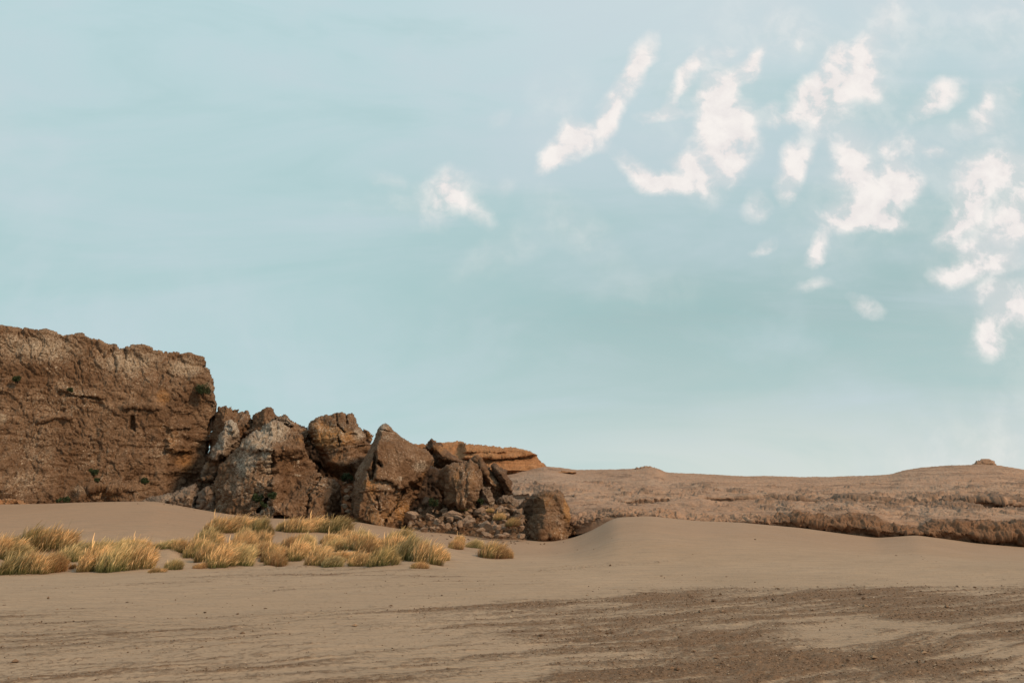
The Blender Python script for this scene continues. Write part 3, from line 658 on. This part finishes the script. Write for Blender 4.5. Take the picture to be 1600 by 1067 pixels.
rock('boulder', B('a', [(-400,985),(-100,975),(20,985),(90,990),(110,1005),(200,1015),(200,1060),(-400,1060)]), 48.5, 'low sunlit orange ledge at the left edge of the cliff foot', 'boulder', ORNG, thick=2, edge=(4, .5), seed=24, jag=1, pale=[(10, 778, 30, 6, .5)])

# ------------------------------------------------------------ hill at the right
def build_hill():
    xs = np.concatenate([np.arange(560, 1640, 1.15), np.arange(1640, 2500, 8)])
    def ip(a, n=15):
        v = np.interp(xs, [p[0] for p in a], [p[1] for p in a]); k = np.hanning(n+2)[1:-1]; k /= k.sum()
        return np.convolve(np.pad(v, n//2, mode='edge'), k, 'valid')
    foot = ip([(560,850),(860,850),(890,826),(911,823),(951,808),(1016,809),(1042,814),(1095,817),(1180,818),(1259,827),(1311,834),(1369,842),(1403,841),(1430,838),(1468,842),(1521,851),(1600,857),(2500,857)])
    bank = ip([(560,840),(850,825),(890,806),(951,797),(1016,799),(1095,806),(1180,808),(1215,808),(1246,800),(1280,807),(1310,806),(1332,804),(1350,809),(1364,808),(1403,821),(1437,828),(1455,816),(1495,815),(1560,818),(1600,813),(2500,812)])
    crest = ip([(560,740),(800,735),(850,728),(905,734),(960,733),(1000,731),(1012,729),(1028,731),(1040,737),(1100,739),(1150,742),(1250,744),(1300,743),(1390,740),(1410,735),(1440,731),(1500,727),(1560,726),(1600,733),(1700,745),(2500,760)])
    dbk = ip([(560,70),(710,69),(790,55),(860,50.5),(890,49.5),(951,48.5),(1016,48),(1180,47.5),(1260,46.8),(1369,46.2),(1600,46),(2500,46)], 61)
    led = ip([(560,775),(900,776),(950,785),(1020,784),(1100,779),(1200,780),(1260,784),(1330,785),(1400,787),(1480,785),(1600,789),(2500,789)])
    curves = [(foot+10, dbk+.1+.8*sstep(xs, 1180, 1280)), (foot, dbk+.1+.6*sstep(xs, 1180, 1280)), (bank*.45+foot*.55, dbk+.05), (bank*.9+foot*.1, dbk+.6), (bank-.8, dbk+2.2), (bank*.45+led*.55, dbk+6), (led+4.0, dbk+12.4), (led-3.5, dbk+12.1), (led*.65+crest*.35-1, dbk+19), (led*.35+crest*.65-.5, dbk+29), (crest+1.2, dbk+42), (crest, dbk+46), (crest+8, dbk+62), (crest+60, dbk+100)]
    lh = .6+2.8*sstep(xs, 1000, 1280)*np.clip(.45+.5*np.sin(xs*.021+1)+.35*np.sin(xs*.057)+.5*sstep(xs, 1150, 1300), 0, 1.2)
    curves[6] = (led+lh, dbk+12.4); curves[7] = (led-lh*.8, dbk+12.2)
    ns = [5, 10, 12, 14, 30, 26, 12, 28, 28, 26, 10, 8, 12]
    rows = []; Ds = []; tt = []
    for k in range(len(curves)-1):
        for j in range(ns[k]):
            t = j/ns[k]; rows.append(curves[k][0]*(1-t)+curves[k+1][0]*t); Ds.append(curves[k][1]*(1-t)+curves[k+1][1]*t); tt.append(k+t)
    rows = np.array(rows).T; Ds = np.array(Ds).T; tt = np.array(tt)[None, :]+0*rows
    # soften the control polygons
    for _ in range(3):
        rows[:, 1:-1] = .25*rows[:, :-2]+.5*rows[:, 1:-1]+.25*rows[:, 2:]; Ds[:, 1:-1] = .25*Ds[:, :-2]+.5*Ds[:, 1:-1]+.25*Ds[:, 2:]
    PXg = xs[:, None]+0*rows
    V = P(PXg, rows, Ds).reshape(-1, 3)
    nx, ny = rows.shape
    i = np.arange(nx-1)[:, None]*ny+np.arange(ny-1)[None]
    Fq = np.stack([i, i+1, i+ny+1, i+ny], -1).reshape(-1, 4)[:, ::-1]
    nm = normals(V, Fq)
    T = tt.reshape(-1)
    pxx = PXg.reshape(-1)
    bankw = sstep(T, .8, 1.6)*(1-sstep(T, 3.6, 4.4)); face = sstep(T, 3.5, 5)*(1-sstep(T, 9, 11))
    d = fbm(V*.12, 3, .5, 301)*.35*sstep(T, 3, 6)
    pl = V*np.array([.35, .35, 1.6]); pl[:, 2] += fbm(V*.1, 2, .5, 303)*1.2
    a = fbm(pl*.9, 5, .6, 305)
    d = d+face*(np.sign(a)*np.abs(a)**.7)*.30*(.4+.6*sstep(T, 4, 6)*(1-sstep(T, 7.5, 9)))
    band = np.exp(-((T-6.6)/1.1)**2)
    sl = np.stack([V[:, 0]*.5, V[:, 1]*.3, V[:, 2]*2.4], -1)
    F1, F2, c = voro(sl*1.2, 311)
    d = d+band*((c-.5)*.34-.15*(1-sstep(F2-F1, 0, .2)))*(.3+.9*sstep(pxx, 1150, 1300))
    mk_ = sstep(fbm(V*.35, 3, .6, 313), -.05, .2)
    F1, F2, c = voro(V*np.array([1.2, 1.2, 2.4]), 315)
    d = d+face*mk_*((c-.5)*.14-.09*(1-sstep(F2-F1, 0, .2)))*(1-.6*sstep(T, 7.5, 9))
    sb = np.stack([V[:, 0]*.8+V[:, 2]*.9, V[:, 1]*.5, V[:, 2]*.6-V[:, 0]*.3], -1)
    right = sstep(pxx, 1170, 1240)
    d = d+bankw*(fbm(sb, 5, .65, 321, True)*.26*(.4+.6*right)+craggy(V, 323, 1.3)*.75+fbm(np.stack([V[:, 0]*1.6, V[:, 1], V[:, 2]*5], -1), 4, .65, 327)*.11+fbm(V*5.5, 3, .7, 329)*.06+fbm(V*.25, 2, .5, 325)*.3)
    d = d+fbm(V*2.2, 4, .65, 331)*.085+fbm(V*7, 2, .6, 335)*.015
    rt = sstep(pxx, 1080, 1300)
    bm_ = np.exp(-((T-6.5)/1.3)**2)*(.25+.75*rt)
    dn_ = fbm(np.stack([V[:, 0]*.55+V[:, 2]*1.2, V[:, 1]*.35, V[:, 2]*2.6], -1), 6, .68, 351)
    dark = sstep(dn_+.34*bm_-.10*(1-rt), .20, .36)*face*(1-sstep(T, 8.6, 9.6))
    d = d+dark*.16
    d = d*sstep(T, .1, 1)
    V = V+nm*(-d if nm[:, 1].mean() > 0 else d)[:, None]
    gold = bankw*(.32+.55*right)+band*.25*np.clip(fbm(V*.5, 3, .5, 341)+.4, 0, 1)+.55*np.exp(-((pxx-800)/70)**2)*sstep(T, 8, 11)
    pale = face*sstep(fbm(V*.15, 3, .5, 343), -.1, .25)*.5*(1-bankw)
    o = mk('hill', V, Fq, HILLM, True, {'gold': np.clip(gold, 0, 1), 'pale': pale, 'dark': dark})
    tag(o, kind='structure')
    return V, nx, ny, rows, Ds, xs
HV = build_hill()

# banded bluff on the hill top, with an overhanging cap
rock('bluff', B('d', [(150,180),(200,112),(330,128),(460,114),(590,110),(610,106),(650,112),(740,125),(770,130),(830,138),(960,150),(1130,154),(1160,165),(1190,174),(1238,206),(1248,240),(1272,278),(1310,300),(1420,335),(1430,430),(150,430)]), 97,
     'orange banded bluff with an overhanging cap on the hilltop behind the boulders', 'bluff', ORNG, ctrl=B('d', [(700,200,2),(900,220,2.5),(1150,220,1.0),(900,330,6),(1200,330,3.5),(500,250,3),(700,340,6)]), thick=10, edge=(5, 1.0), seed=30, jag=1.2,
     disp=strata_disp(30, (0, 0, 1), 1.3, .30, .55), ledges=[(B('d', [(640,236),(800,232),(960,236),(1100,228),(1240,208)]), 1.7, 1.2), (B('d', [(630,192),(780,190)]), .7, .8), (B('d', [(800,192),(990,192)]), .6, .8)], gold=[(760, 700, 90, 20, .4), (790, 718, 60, 10, .4)])
rock('rock_outcrop', B('d', [(1305,345),(1350,337),(1450,333),(1550,340),(1560,352),(1540,364),(1400,370),(1320,366)]), 89, 'thin dark ledge of rock poking from the hillside right of the bluff', 'rock', ORNG, thick=4, edge=(3, 1.6), seed=31, jag=.6, disp=strata_disp(31, (0, 0, 1), 3, .12, .3))
rock('rock_outcrop', [(1516,730),(1519,724),(1524,719),(1535,716),(1548,717),(1555,721),(1560,730),(1555,736),(1520,736)], 90, 'small rounded knob of rock on the skyline of the right hill', 'rock', HILLM, thick=3, edge=(6, 1.0), seed=32, jag=.7, fine=.5)
rock('rock_outcrop', [(988,733),(994,730),(1003,728),(1018,728),(1030,732),(1040,738),(1030,742),(995,741)], 92, 'low rocky cap on the skyline near the middle of the hill', 'rock', HILLM, thick=3, edge=(4, .8), seed=33, jag=.7, fine=.5)

# ------------------------------------------------------------ rubble
def talusD(px, row): return 50.2-(row-785)*.115
rock('rubble_bank', [(636,800),(660,782),(700,786),(740,782),(790,782),(815,790),(825,830),(826,862),(780,868),(700,866),(640,860)], 52.0, 'bank of broken brown stone at the foot of the grooved boulder', 'rubble', BROWN, thick=2, edge=(6, .6), lean=7.5, step=1.4, seed=40, jag=2)
def stone_mesh(seed, sub=2):
    r = np.random.default_rng(seed)
    import bmesh
    bm = bmesh.new(); bmesh.ops.create_icosphere(bm, subdivisions=sub+1, radius=1)
    V = np.array([v.co[:] for v in bm.verts]); Ff = np.array([[v.index for v in f.verts] for f in bm.faces]); bm.free()
    for k in range(13):
        n = r.normal(size=3); n /= np.linalg.norm(n); d = r.uniform(.45, .8)
        t = V@n; V = V-np.maximum(t-d, 0)[:, None]*n
    V *= r.uniform([.8, .65, .5], [1.2, 1.0, .9])
    V = V*(1+fbm(V*1.6+seed, 4, .6, seed)*.12)[:, None]+ (fbm(V*5+seed, 2, .6, seed+3)*.03)[:, None]*V
    return V, Ff
ST = []
for k in range(12):
    V, Ff = stone_mesh(500+k); me_o = mk('stone', V, Ff, [BROWN, STONEM, STONEM][k % 3], False, {'gold': np.full(len(V), [.35, .1, .25, .0][k % 4]), 'pale': np.full(len(V), [.1, .35, .15, .3][k % 4])})
    ST.append(me_o.data); bpy.data.objects.remove(me_o)
def stone(px, row, r_px, label, group=None, D=None, k=None, flat=1.0):
    D = talusD(px, row) if D is None else D
    p = P(px, row, D); s = r_px/F*D
    k = random.randrange(12) if k is None else k
    o = bpy.data.objects.new('stone', ST[k]); COL.objects.link(o)
    o.location = tuple(float(v) for v in p); o.scale = (s*random.uniform(.9, 1.15), s, s*flat*random.uniform(.85, 1.1)); o.rotation_euler = (random.uniform(-.5, .5), random.uniform(-.5, .5), random.uniform(0, 6.28))
    return tag(o, label, 'stone', group)
z = lambda x, y: (600+x/5.161, 670+y/5.161)
for (x, y, r, lab) in [(230,695,50,'rounded golden stone at the left end of the rubble, beside the tall boulder'),(425,625,52,'largest sloping slab in the rubble with a dark shrub on it'),(330,580,40,'leaning pale stone above the golden stone'),(300,710,32,'grey stone just right of the golden stone'),
    (370,710,45,'grey brown block below the sloping slab'),(720,605,26,'pale square stone at the foot of the grooved boulder'),(800,630,30,'pale tan stone right of the small dark shrub'),(1010,665,44,'pale stone in the upper right of the rubble'),
    (1095,680,48,'broad tan stone at the right of the rubble, beside the dark rock'),(985,700,34,'angular pale stone left of the broad tan stone'),(1065,725,26,'small pale triangular stone below the broad tan stone'),(760,665,44,'grey brown block in the upper middle of the rubble'),
    (640,650,48,'brown block directly under the grooved boulder'),(560,700,60,'wide brown block in the left middle of the rubble'),(610,760,52,'grey block low in the left middle of the rubble'),(820,790,70,'big rounded reddish block low in the middle of the rubble'),
    (910,800,44,'reddish stone at the lower right of the rubble'),(930,650,36,'grey stone behind the rubble grass tuft'),(690,760,40,'dark brown stone between the low grey and reddish blocks'),(1110,740,40,'brown stone wedged against the lone boulder'),
    (440,750,34,'small grey stone at the lower left of the rubble'),(470,790,30,'flat pale stone on the sand edge at the left of the rubble'),(280,770,34,'shadowed brown stone at the lower left corner of the rubble'),(1100,870,26,'pale pinkish stone at the lower right tip of the rubble'),(395,480,26,'brown stone deep in the dark gap right of the tall boulder'),(320,480,28,'shadowed stone deep in the gap by the tall boulder')]:
    a, b = z(x, y); stone(a, b, r*1.18/5.161, lab, 'stones of the rubble pile', D=(53.0 if y < 500 else None))
poly_t = B('d', [(190,800),(215,720),(300,610),(480,640),(720,600),(900,610),(1090,640),(1150,720),(1120,880),(1060,870),(900,870),(700,840),(560,800),(420,835),(230,830)])
cnt = 0
while cnt < 150:
    x, y = random.uniform(636, 824), random.uniform(785, 842)
    if inside(np.array([x]), np.array([y]), poly_t)[0]:
        stone(x, y, random.choice([2.4, 3.4, 4.6, 5.6, 6.8, 8.0]), 'small broken brown stone packed in the rubble pile', 'small stones filling the rubble pile'); cnt += 1
# stones in the cleft between the broad and the tall boulder
zc_ = lambda x, y: (460+x/5.079, 630+y/5.079)
for (x, y, r, lab) in [(400,640,26,'small brown stone high in the cleft left of the tall boulder'),(440,665,24,'topmost pale stone in the cleft left of the tall boulder'),(415,690,26,'flat stone in the middle of the cleft left of the tall boulder'),(420,745,36,'grey angular stone lower in the cleft left of the tall boulder'),
    (395,815,34,'pale angular stone near the foot of the cleft left of the tall boulder'),(425,860,30,'brown stone at the foot of the cleft left of the tall boulder'),(455,880,20,'last small stone beside the left foot of the tall boulder')]:
    a, b = zc_(x, y); stone(a, b, r/5.079, lab, 'stones in the cleft', D=51.3-(b-750)*.02)
for k in range(26):
    a, b = random.uniform(484, 506), random.uniform(752, 786)
    stone(a, b, random.uniform(1.5, 3.2), 'small crumbled stone on the right shoulder of the broadest boulder', 'crumbled stones on the broadest boulder', D=49.35+(random.random()-.5)*.3)
for k in range(40):
    a = random.uniform(640, 900); b = float(np.interp(a, [640, 700, 760, 820, 900], [832, 838, 845, 848, 843]))+random.uniform(-3, 5)
    g = ground_at(a, b)
    o = stone(a, b, random.uniform(.8, 2.2), 'small fallen stone lying on the sand in front of the rubble', 'fallen stones on the sand', D=g.y); o.location.z = g.z+.02

for k in range(46):
    a = random.uniform(150, 640); b = float(np.interp(a, [150, 240, 340, 400, 480, 560, 640], [786, 785, 801, 808, 811, 815, 828]))+random.uniform(-1, 3)
    g = ground_at(a, b)
    o = stone(a, b, random.uniform(.7, 1.9), 'small chip of rock half buried at the foot of the cliff and boulders', 'chips along the rock foot', D=g.y); o.location.z = g.z
# ------------------------------------------------------------ shrubs
def shrub(px, row, D, w, h, label, seed, trunk=False):
    r = np.random.default_rng(seed); p = P(px, row, D)
    root = bpy.data.objects.new('shrub', None); COL.objects.link(root); root.location = [float(v) for v in p]; root.empty_display_size = .3
    tag(root, label, 'shrub', 'dark shrubs growing on the rocks')
    W_, H_ = w/F*D/2, h/F*D
    n = int(900+W_*H_*1500)
    nc = 9; cc = np.stack([r.uniform(-.75, .75, nc)*W_, r.uniform(-.4, .4, nc)*W_, r.uniform(.25, .85, nc)*H_], -1); cr = r.uniform(.22, .42, nc)*min(W_*1.3, H_)
    k = r.integers(0, nc, n); u = r.normal(size=(n, 3)); u /= np.linalg.norm(u, axis=1)[:, None]
    c = cc[k]+u*(cr[k]*r.uniform(.5, 1.1, n))[:, None]
    s = r.uniform(.02, .045, n)
    a = r.normal(size=(n, 3)); a /= np.linalg.norm(a, axis=1)[:, None]; b = np.cross(a, r.normal(size=(n, 3))); b /= np.linalg.norm(b, axis=1)[:, None]
    V = np.stack([c-a*s[:, None]*1.6, c+b*s[:, None]*.7, c+a*s[:, None]*1.6, c-b*s[:, None]*.7], 1).reshape(-1, 3)
    mk('foliage', V, np.arange(4*n).reshape(-1, 4), LEAF, False, None, root)
    Vs = []; Fs = []
    for q in range(nc):
        e = cc[q]; base = np.array([0, .15, -.1]); m = (base+e)/2+r.normal(size=3)*.06; i0 = sum(len(v) for v in Vs)
        ring = []
        for pt, rad in ((base, .035), (m, .022), (e, .008)):
            ring += [pt+rad*np.array([math.cos(t), math.sin(t), 0]) for t in (0, 2.09, 4.19)]
        Vs.append(np.array(ring))
        for l in (0, 3):
            for t in range(3): Fs.append([i0+l+t, i0+l+(t+1) % 3, i0+l+3+(t+1) % 3, i0+l+3+t])
    mk('stem', np.concatenate(Vs), np.array(Fs), STEM, True, None, root)
for a in [(315, 618, 58.6, 26, 17, 'dark green shrub clinging high on the right end of the cliff', 1),
          (26, 597, 53.3, 16, 9, 'small dry dark shrub high on the left part of the cliff face', 2),
          (110, 612, 55.0, 8, 6, 'tiny dark shrub in the upper middle of the cliff face', 3),
          (145, 742, 52.6, 13, 9, 'round dark shrub low on the middle of the cliff face', 4),
          (151, 752, 52.4, 7, 5, 'tiny dark shrub just below the round one on the cliff face', 5),
          (225, 755, 54.0, 12, 8, 'dark shrub low on the right part of the cliff face', 6),
          (98, 785, 49.2, 24, 8, 'flat dark green shrub at the cliff foot on the dune crest', 7),
          (402, 784, 48.1, 20, 12, 'left clump of dark shrub on the face of the broadest boulder', 8),
          (424, 782, 47.6, 13, 12, 'right clump of dark shrub on the face of the broadest boulder', 9),
          (411, 793, 47.3, 10, 8, 'narrow dark shrub below the two clumps on the broadest boulder', 10),
          (543, 753, 53.0, 18, 13, 'dark shrub in the hollow under the notched orange boulder', 11),
          (677, 792, 48.5, 15, 12, 'dark green shrub on the sloping slab in the rubble', 12),
          (749, 789, 49.0, 11, 10, 'small dark green shrub between stones right of the grooved boulder', 13)]:
    shrub(*a)

# ------------------------------------------------------------ grass tussocks
def tuft_mesh(seed, kind, nb=2300):
    r = np.random.default_rng(seed)
    rad = np.sqrt(r.uniform(0, 1, nb)); th = r.uniform(0, 6.283, nb)
    nc = 9; cx = r.uniform(-.9, .9, nc); cy = r.uniform(-.8, .8, nc); k = r.integers(0, nc, nb)
    cl = r.random(nb) < .85; bx = np.where(cl, cx[k]+r.normal(0, .11, nb), rad*np.cos(th)); by = np.where(cl, cy[k]*.8+r.normal(0, .11, nb), rad*np.sin(th))
    rr = np.clip(np.hypot(bx, by), 0, 1.2)
    Ln = (1.0-.48*rr**2)*np.array([.78, .88, 1.0, 1.03, .82, .95, 1.0, .80, .9])[k]*r.uniform(.45, 1.12, nb)*np.where(r.random(nb) < .03, 1.2, 1)
    # outward splay + wind bend towards +X
    dx = np.where(cl, bx-cx[k], 0)*1.2+bx*.18+r.normal(0, .16, nb); dy = by*.35+r.normal(0, .14, nb)
    wind = r.uniform(.25, .85, nb)
    segs = 5; T = np.linspace(0, 1, segs)
    Wd = r.uniform(.007, .015, nb)
    pts = []
    for t in T:
        pts.append(np.stack([bx+(dx*t+wind*t**2.3)*Ln, by+dy*t*Ln, Ln*(t-.42*(wind+.15)*t**2.6)-.05], -1))
    pts = np.stack(pts, 1)                                # nb, segs, 3
    ang = r.uniform(0, 3.14, nb); sd_ = np.stack([np.cos(ang), np.sin(ang)*.6, 0*ang], -1)
    plume = r.random(nb) < .5
    wT = np.where(plume[:, None], np.array([.8, .8, .9, 1.9, .5])[None], np.array([1, 1, .85, .6, .12])[None])
    off = sd_[:, None, :]*(Wd[:, None]*wT)[:, :, None]
    V = np.stack([pts-off, pts+off], 2).reshape(-1, 3)    # nb*segs*2
    b0 = np.arange(nb)[:, None]*segs*2+np.arange(segs-1)[None]*2
    Fq = np.stack([b0, b0+1, b0+3, b0+2], -1).reshape(-1, 4)
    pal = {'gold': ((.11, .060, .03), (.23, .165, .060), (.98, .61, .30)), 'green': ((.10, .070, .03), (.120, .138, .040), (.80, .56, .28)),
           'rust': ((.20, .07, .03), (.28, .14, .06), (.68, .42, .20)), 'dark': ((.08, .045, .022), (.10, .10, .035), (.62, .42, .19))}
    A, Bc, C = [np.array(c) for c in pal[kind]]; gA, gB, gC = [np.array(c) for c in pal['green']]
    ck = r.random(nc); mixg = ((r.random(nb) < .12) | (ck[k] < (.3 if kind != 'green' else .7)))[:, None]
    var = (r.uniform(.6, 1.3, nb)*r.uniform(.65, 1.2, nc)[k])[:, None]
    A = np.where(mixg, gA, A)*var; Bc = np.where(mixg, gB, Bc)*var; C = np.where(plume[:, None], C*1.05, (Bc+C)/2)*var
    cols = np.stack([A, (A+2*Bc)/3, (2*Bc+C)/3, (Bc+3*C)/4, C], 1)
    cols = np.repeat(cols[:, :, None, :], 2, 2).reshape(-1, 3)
    me = mk('grass_tussock', V, Fq, GRASS, True, {'tint': cols}); d = me.data; bpy.data.objects.remove(me); return d
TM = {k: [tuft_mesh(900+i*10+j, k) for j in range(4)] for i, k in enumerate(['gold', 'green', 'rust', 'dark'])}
def tuft(px, row, w, h, kind, label, group='grass tussocks on the dune'):
    g = ground_at(px, row); D = g.y
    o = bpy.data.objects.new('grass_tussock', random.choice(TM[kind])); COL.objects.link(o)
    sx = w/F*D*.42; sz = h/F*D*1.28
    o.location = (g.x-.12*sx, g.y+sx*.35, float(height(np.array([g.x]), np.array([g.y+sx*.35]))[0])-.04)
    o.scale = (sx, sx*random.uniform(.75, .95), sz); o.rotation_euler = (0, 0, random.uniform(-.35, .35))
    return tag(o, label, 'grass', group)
TL = [(5,872,60,42,'gold','golden tussock cut by the left edge of the photo'),(45,862,70,42,'dark','dark based left half of the large isolated clump by the left edge'),(82,862,70,44,'gold','golden right half of the large isolated clump by the left edge'),(62,858,60,40,'gold','middle of the large isolated clump by the left edge'),
 (118,872,60,28,'green','green tussock right below the large isolated clump'),(150,868,60,28,'green','second green tussock right of the large isolated clump'),(20,898,60,38,'green','green tussock at the lower left corner of the grass'),(50,896,62,44,'gold','tall golden tussock in the lower left of the grass'),(78,894,50,38,'rust','rust footed tussock right of the tall lower left one'),
 (105,878,50,30,'green','short green tussock behind the rust footed one'),(150,892,60,48,'gold','left of the three front tussocks before the bare sand gap'),(180,893,60,50,'green','middle of the three front tussocks before the bare sand gap'),(212,890,60,48,'gold','right of the three front tussocks before the bare sand gap'),(185,866,70,28,'green','green tussock behind the three front ones'),(215,868,45,30,'gold','pale tipped tussock at the left rim of the bare sand gap'),
 (112,888,14,9,'rust','tiny rust tuft alone on the sand at the left'),(245,894,30,11,'gold','low straggly tuft on the sand crest below the gap'),(270,890,34,20,'green','small tilted tuft right of the bare sand gap'),(262,857,50,17,'green','low green tussock at the top of the bare sand gap'),(285,862,50,24,'gold','yellowish tussock at the top right of the bare sand gap'),
 (312,888,26,12,'rust','small rust coloured tuft in the sand right of the gap'),(345,886,60,38,'gold','front golden tussock at the left end of the middle band'),(372,884,50,36,'green','front green tussock at the left end of the middle band'),(310,872,50,32,'dark','dark tussock at the left end of the middle band'),
 (345,832,54,30,'gold','left of the pink gold tussocks under the broadest boulder'),(375,830,56,32,'gold','tallest pink gold tussock under the broadest boulder'),(406,836,40,34,'dark','dark green bush like tussock under the broadest boulder'),
 (463,832,50,30,'gold','left of the three tussocks before the cleft'),(492,831,50,28,'gold','middle of the three tussocks before the cleft'),(522,833,60,30,'dark','right dark tipped one of the three tussocks before the cleft'),(440,830,20,20,'dark','narrow dark tussock left of the three before the cleft'),
 (430,884,40,26,'rust','rusty front tussock at the centre of the middle band'),(500,884,50,34,'gold','front golden tussock right of the rusty one'),(520,886,40,22,'green','low green front tussock of the middle band'),(566,884,50,28,'gold','rounded dry tussock at the front right of the middle band'),(600,884,50,36,'dark','dark dry tussock second from the right end of the band'),
 (640,876,60,46,'green','tall green hearted tussock at the right end of the band'),(668,880,54,44,'gold','tall golden tussock at the right end of the band'),(655,888,30,14,'rust','low rust tuft in front of the right end of the band'),(692,876,26,20,'gold','last small tuft of the band at its right end'),
 (625,852,50,32,'dark','dark tussock behind the right end of the band'),(712,858,26,20,'rust','small brown tuft on the sand between band and rubble'),(718,850,20,18,'gold','yellow wisp of grass left of the green one before the rubble'),(742,856,32,16,'green','low green tuft before the rubble'),(770,872,50,30,'rust','dry brown tussock standing alone before the lone boulder'),(792,872,22,20,'rust','right fringe tuft of the dry brown tussock')]
for t in TL: tuft(*t)
mid = 'one of the interlocked golden green tussocks filling the middle band of dune grass'
for k in range(52):
    x = random.uniform(300, 625); lo = np.interp(x, [300, 340, 420, 540, 620], [858, 846, 846, 848, 858]); hi = np.interp(x, [300, 340, 400, 520, 620], [870, 882, 878, 880, 884])
    y = random.uniform(lo, hi)
    tuft(x, y, random.uniform(26, 46), random.uniform(18, 36), random.choice(['gold', 'gold', 'gold', 'gold', 'green', 'rust']), mid, 'interlocked tussocks of the middle band')
lf = 'one of the interlocked green tussocks filling the left band of dune grass'
for k in range(8):
    x = random.uniform(-60, 225); y = random.uniform(868, 888)
    if 88 < x < 138: continue
    tuft(x, y, random.uniform(34, 54), random.uniform(20, 32), random.choice(['gold', 'green', 'green', 'dark']), lf, 'interlocked tussocks of the left band')
# grass growing on the rubble
for (a, b, w, h, kd, lab) in [(780,812,22,14,'gold','yellow grass tuft growing in the middle of the rubble'),(800,822,26,16,'rust','brown grass tuft growing low in the rubble'),(724,797,16,9,'green','small greenish grass tuft under the grooved boulder'),(765,800,14,8,'gold','tiny yellow grass tuft in the upper rubble')]:
    D = talusD(a, b)-.6; p = P(a, b, D); o = bpy.data.objects.new('grass_tussock', TM[kd][0]); COL.objects.link(o); o.location = [float(v) for v in p]; o.scale = (w/F*D*.42,)*2+(h/F*D*1.2,); tag(o, lab, 'grass', 'grass tufts on the rubble')

# ------------------------------------------------------------ grit and pebbles on the beach (uncountable)
def pebbles():
    n = 26000
    az = RNG.uniform(-.62, .62, n*3); rr = 1/RNG.uniform(1/42, 1/6.2, n*3)
    X = rr*np.sin(az); Y = rr*np.cos(az); g = gravel(X, Y)
    keep = RNG.random(len(X)) < (g**1.5*.9+.020); X, Y, rr, g = X[keep][:n], Y[keep][:n], rr[keep][:n], g[keep][:n]
    n = len(X); s = RNG.uniform(.004, .010, n)*(1+2.0*(RNG.random(n) > .990))*np.clip(rr/9, .8, 2)
    Z = height(X, Y)+.012*g+.02*g
    base = np.array([(1,0,0),(-1,0,0),(0,1,0),(0,-1,0),(0,0,1),(0,0,-1)], float)
    tri = np.array([(0,2,4),(2,1,4),(1,3,4),(3,0,4),(2,0,5),(1,2,5),(3,1,5),(0,3,5)])
    V = base[None]*s[:, None, None]*RNG.uniform(.6, 1.4, (n, 6, 1))*np.array([1.3, 1.0, .6])
    a = RNG.uniform(0, 6.28, n); c, si = np.cos(a)[:, None], np.sin(a)[:, None]
    V = np.stack([V[:, :, 0]*c-V[:, :, 1]*si, V[:, :, 0]*si+V[:, :, 1]*c, V[:, :, 2]], -1)
    V = V+np.stack([X, Y, Z+s*.2], -1)[:, None]
    col = np.array([(.13,.075,.042),(.19,.115,.068),(.28,.18,.11),(.09,.052,.03),(.46,.35,.25)])[RNG.choice(5, n, p=[.32,.27,.2,.17,.04])]
    mkk = mk('pebbles', V.reshape(-1, 3), (tri[None]+np.arange(n)[:, None, None]*6).reshape(-1, 3), pm, False, {'tint': np.repeat(col, 6, 0)})
    tag(mkk, 'dark grit and pebbles scattered in streaks over the foreground sand', 'pebbles', kind='stuff')
pebbles()
# a few larger clods one can pick out
for (a, b, r_) in [(948,990,3.0),(956,988,2.2),(111,951,2.4),(198,941,2.2),(210,1000,2.0),(415,951,2.2),(1033,900,1.8),(1135,901,1.6),(1278,917,1.8),(1523,918,2.6),(1496,916,2.2),(1565,915,1.8),(1040,968,2.0),(690,930,2.0),(320,957,2.2),(1335,914,1.8),(1180,843,1.8),(1400,868,1.5),(7,946,2.2),(428,923,1.8)]:
    g = ground_at(a, b); o = bpy.data.objects.new('clod', ST[random.choice([0, 3, 6, 9])]); COL.objects.link(o)
    s = r_/F*g.y; o.location = (g.x, g.y, g.z+s*.25); o.scale = (s*1.5, s, s*.7); o.rotation_euler = (0, 0, random.uniform(0, 6))
    tag(o, 'lone dark clod lying on the open sand', 'clod', 'dark clods scattered on the open sand')
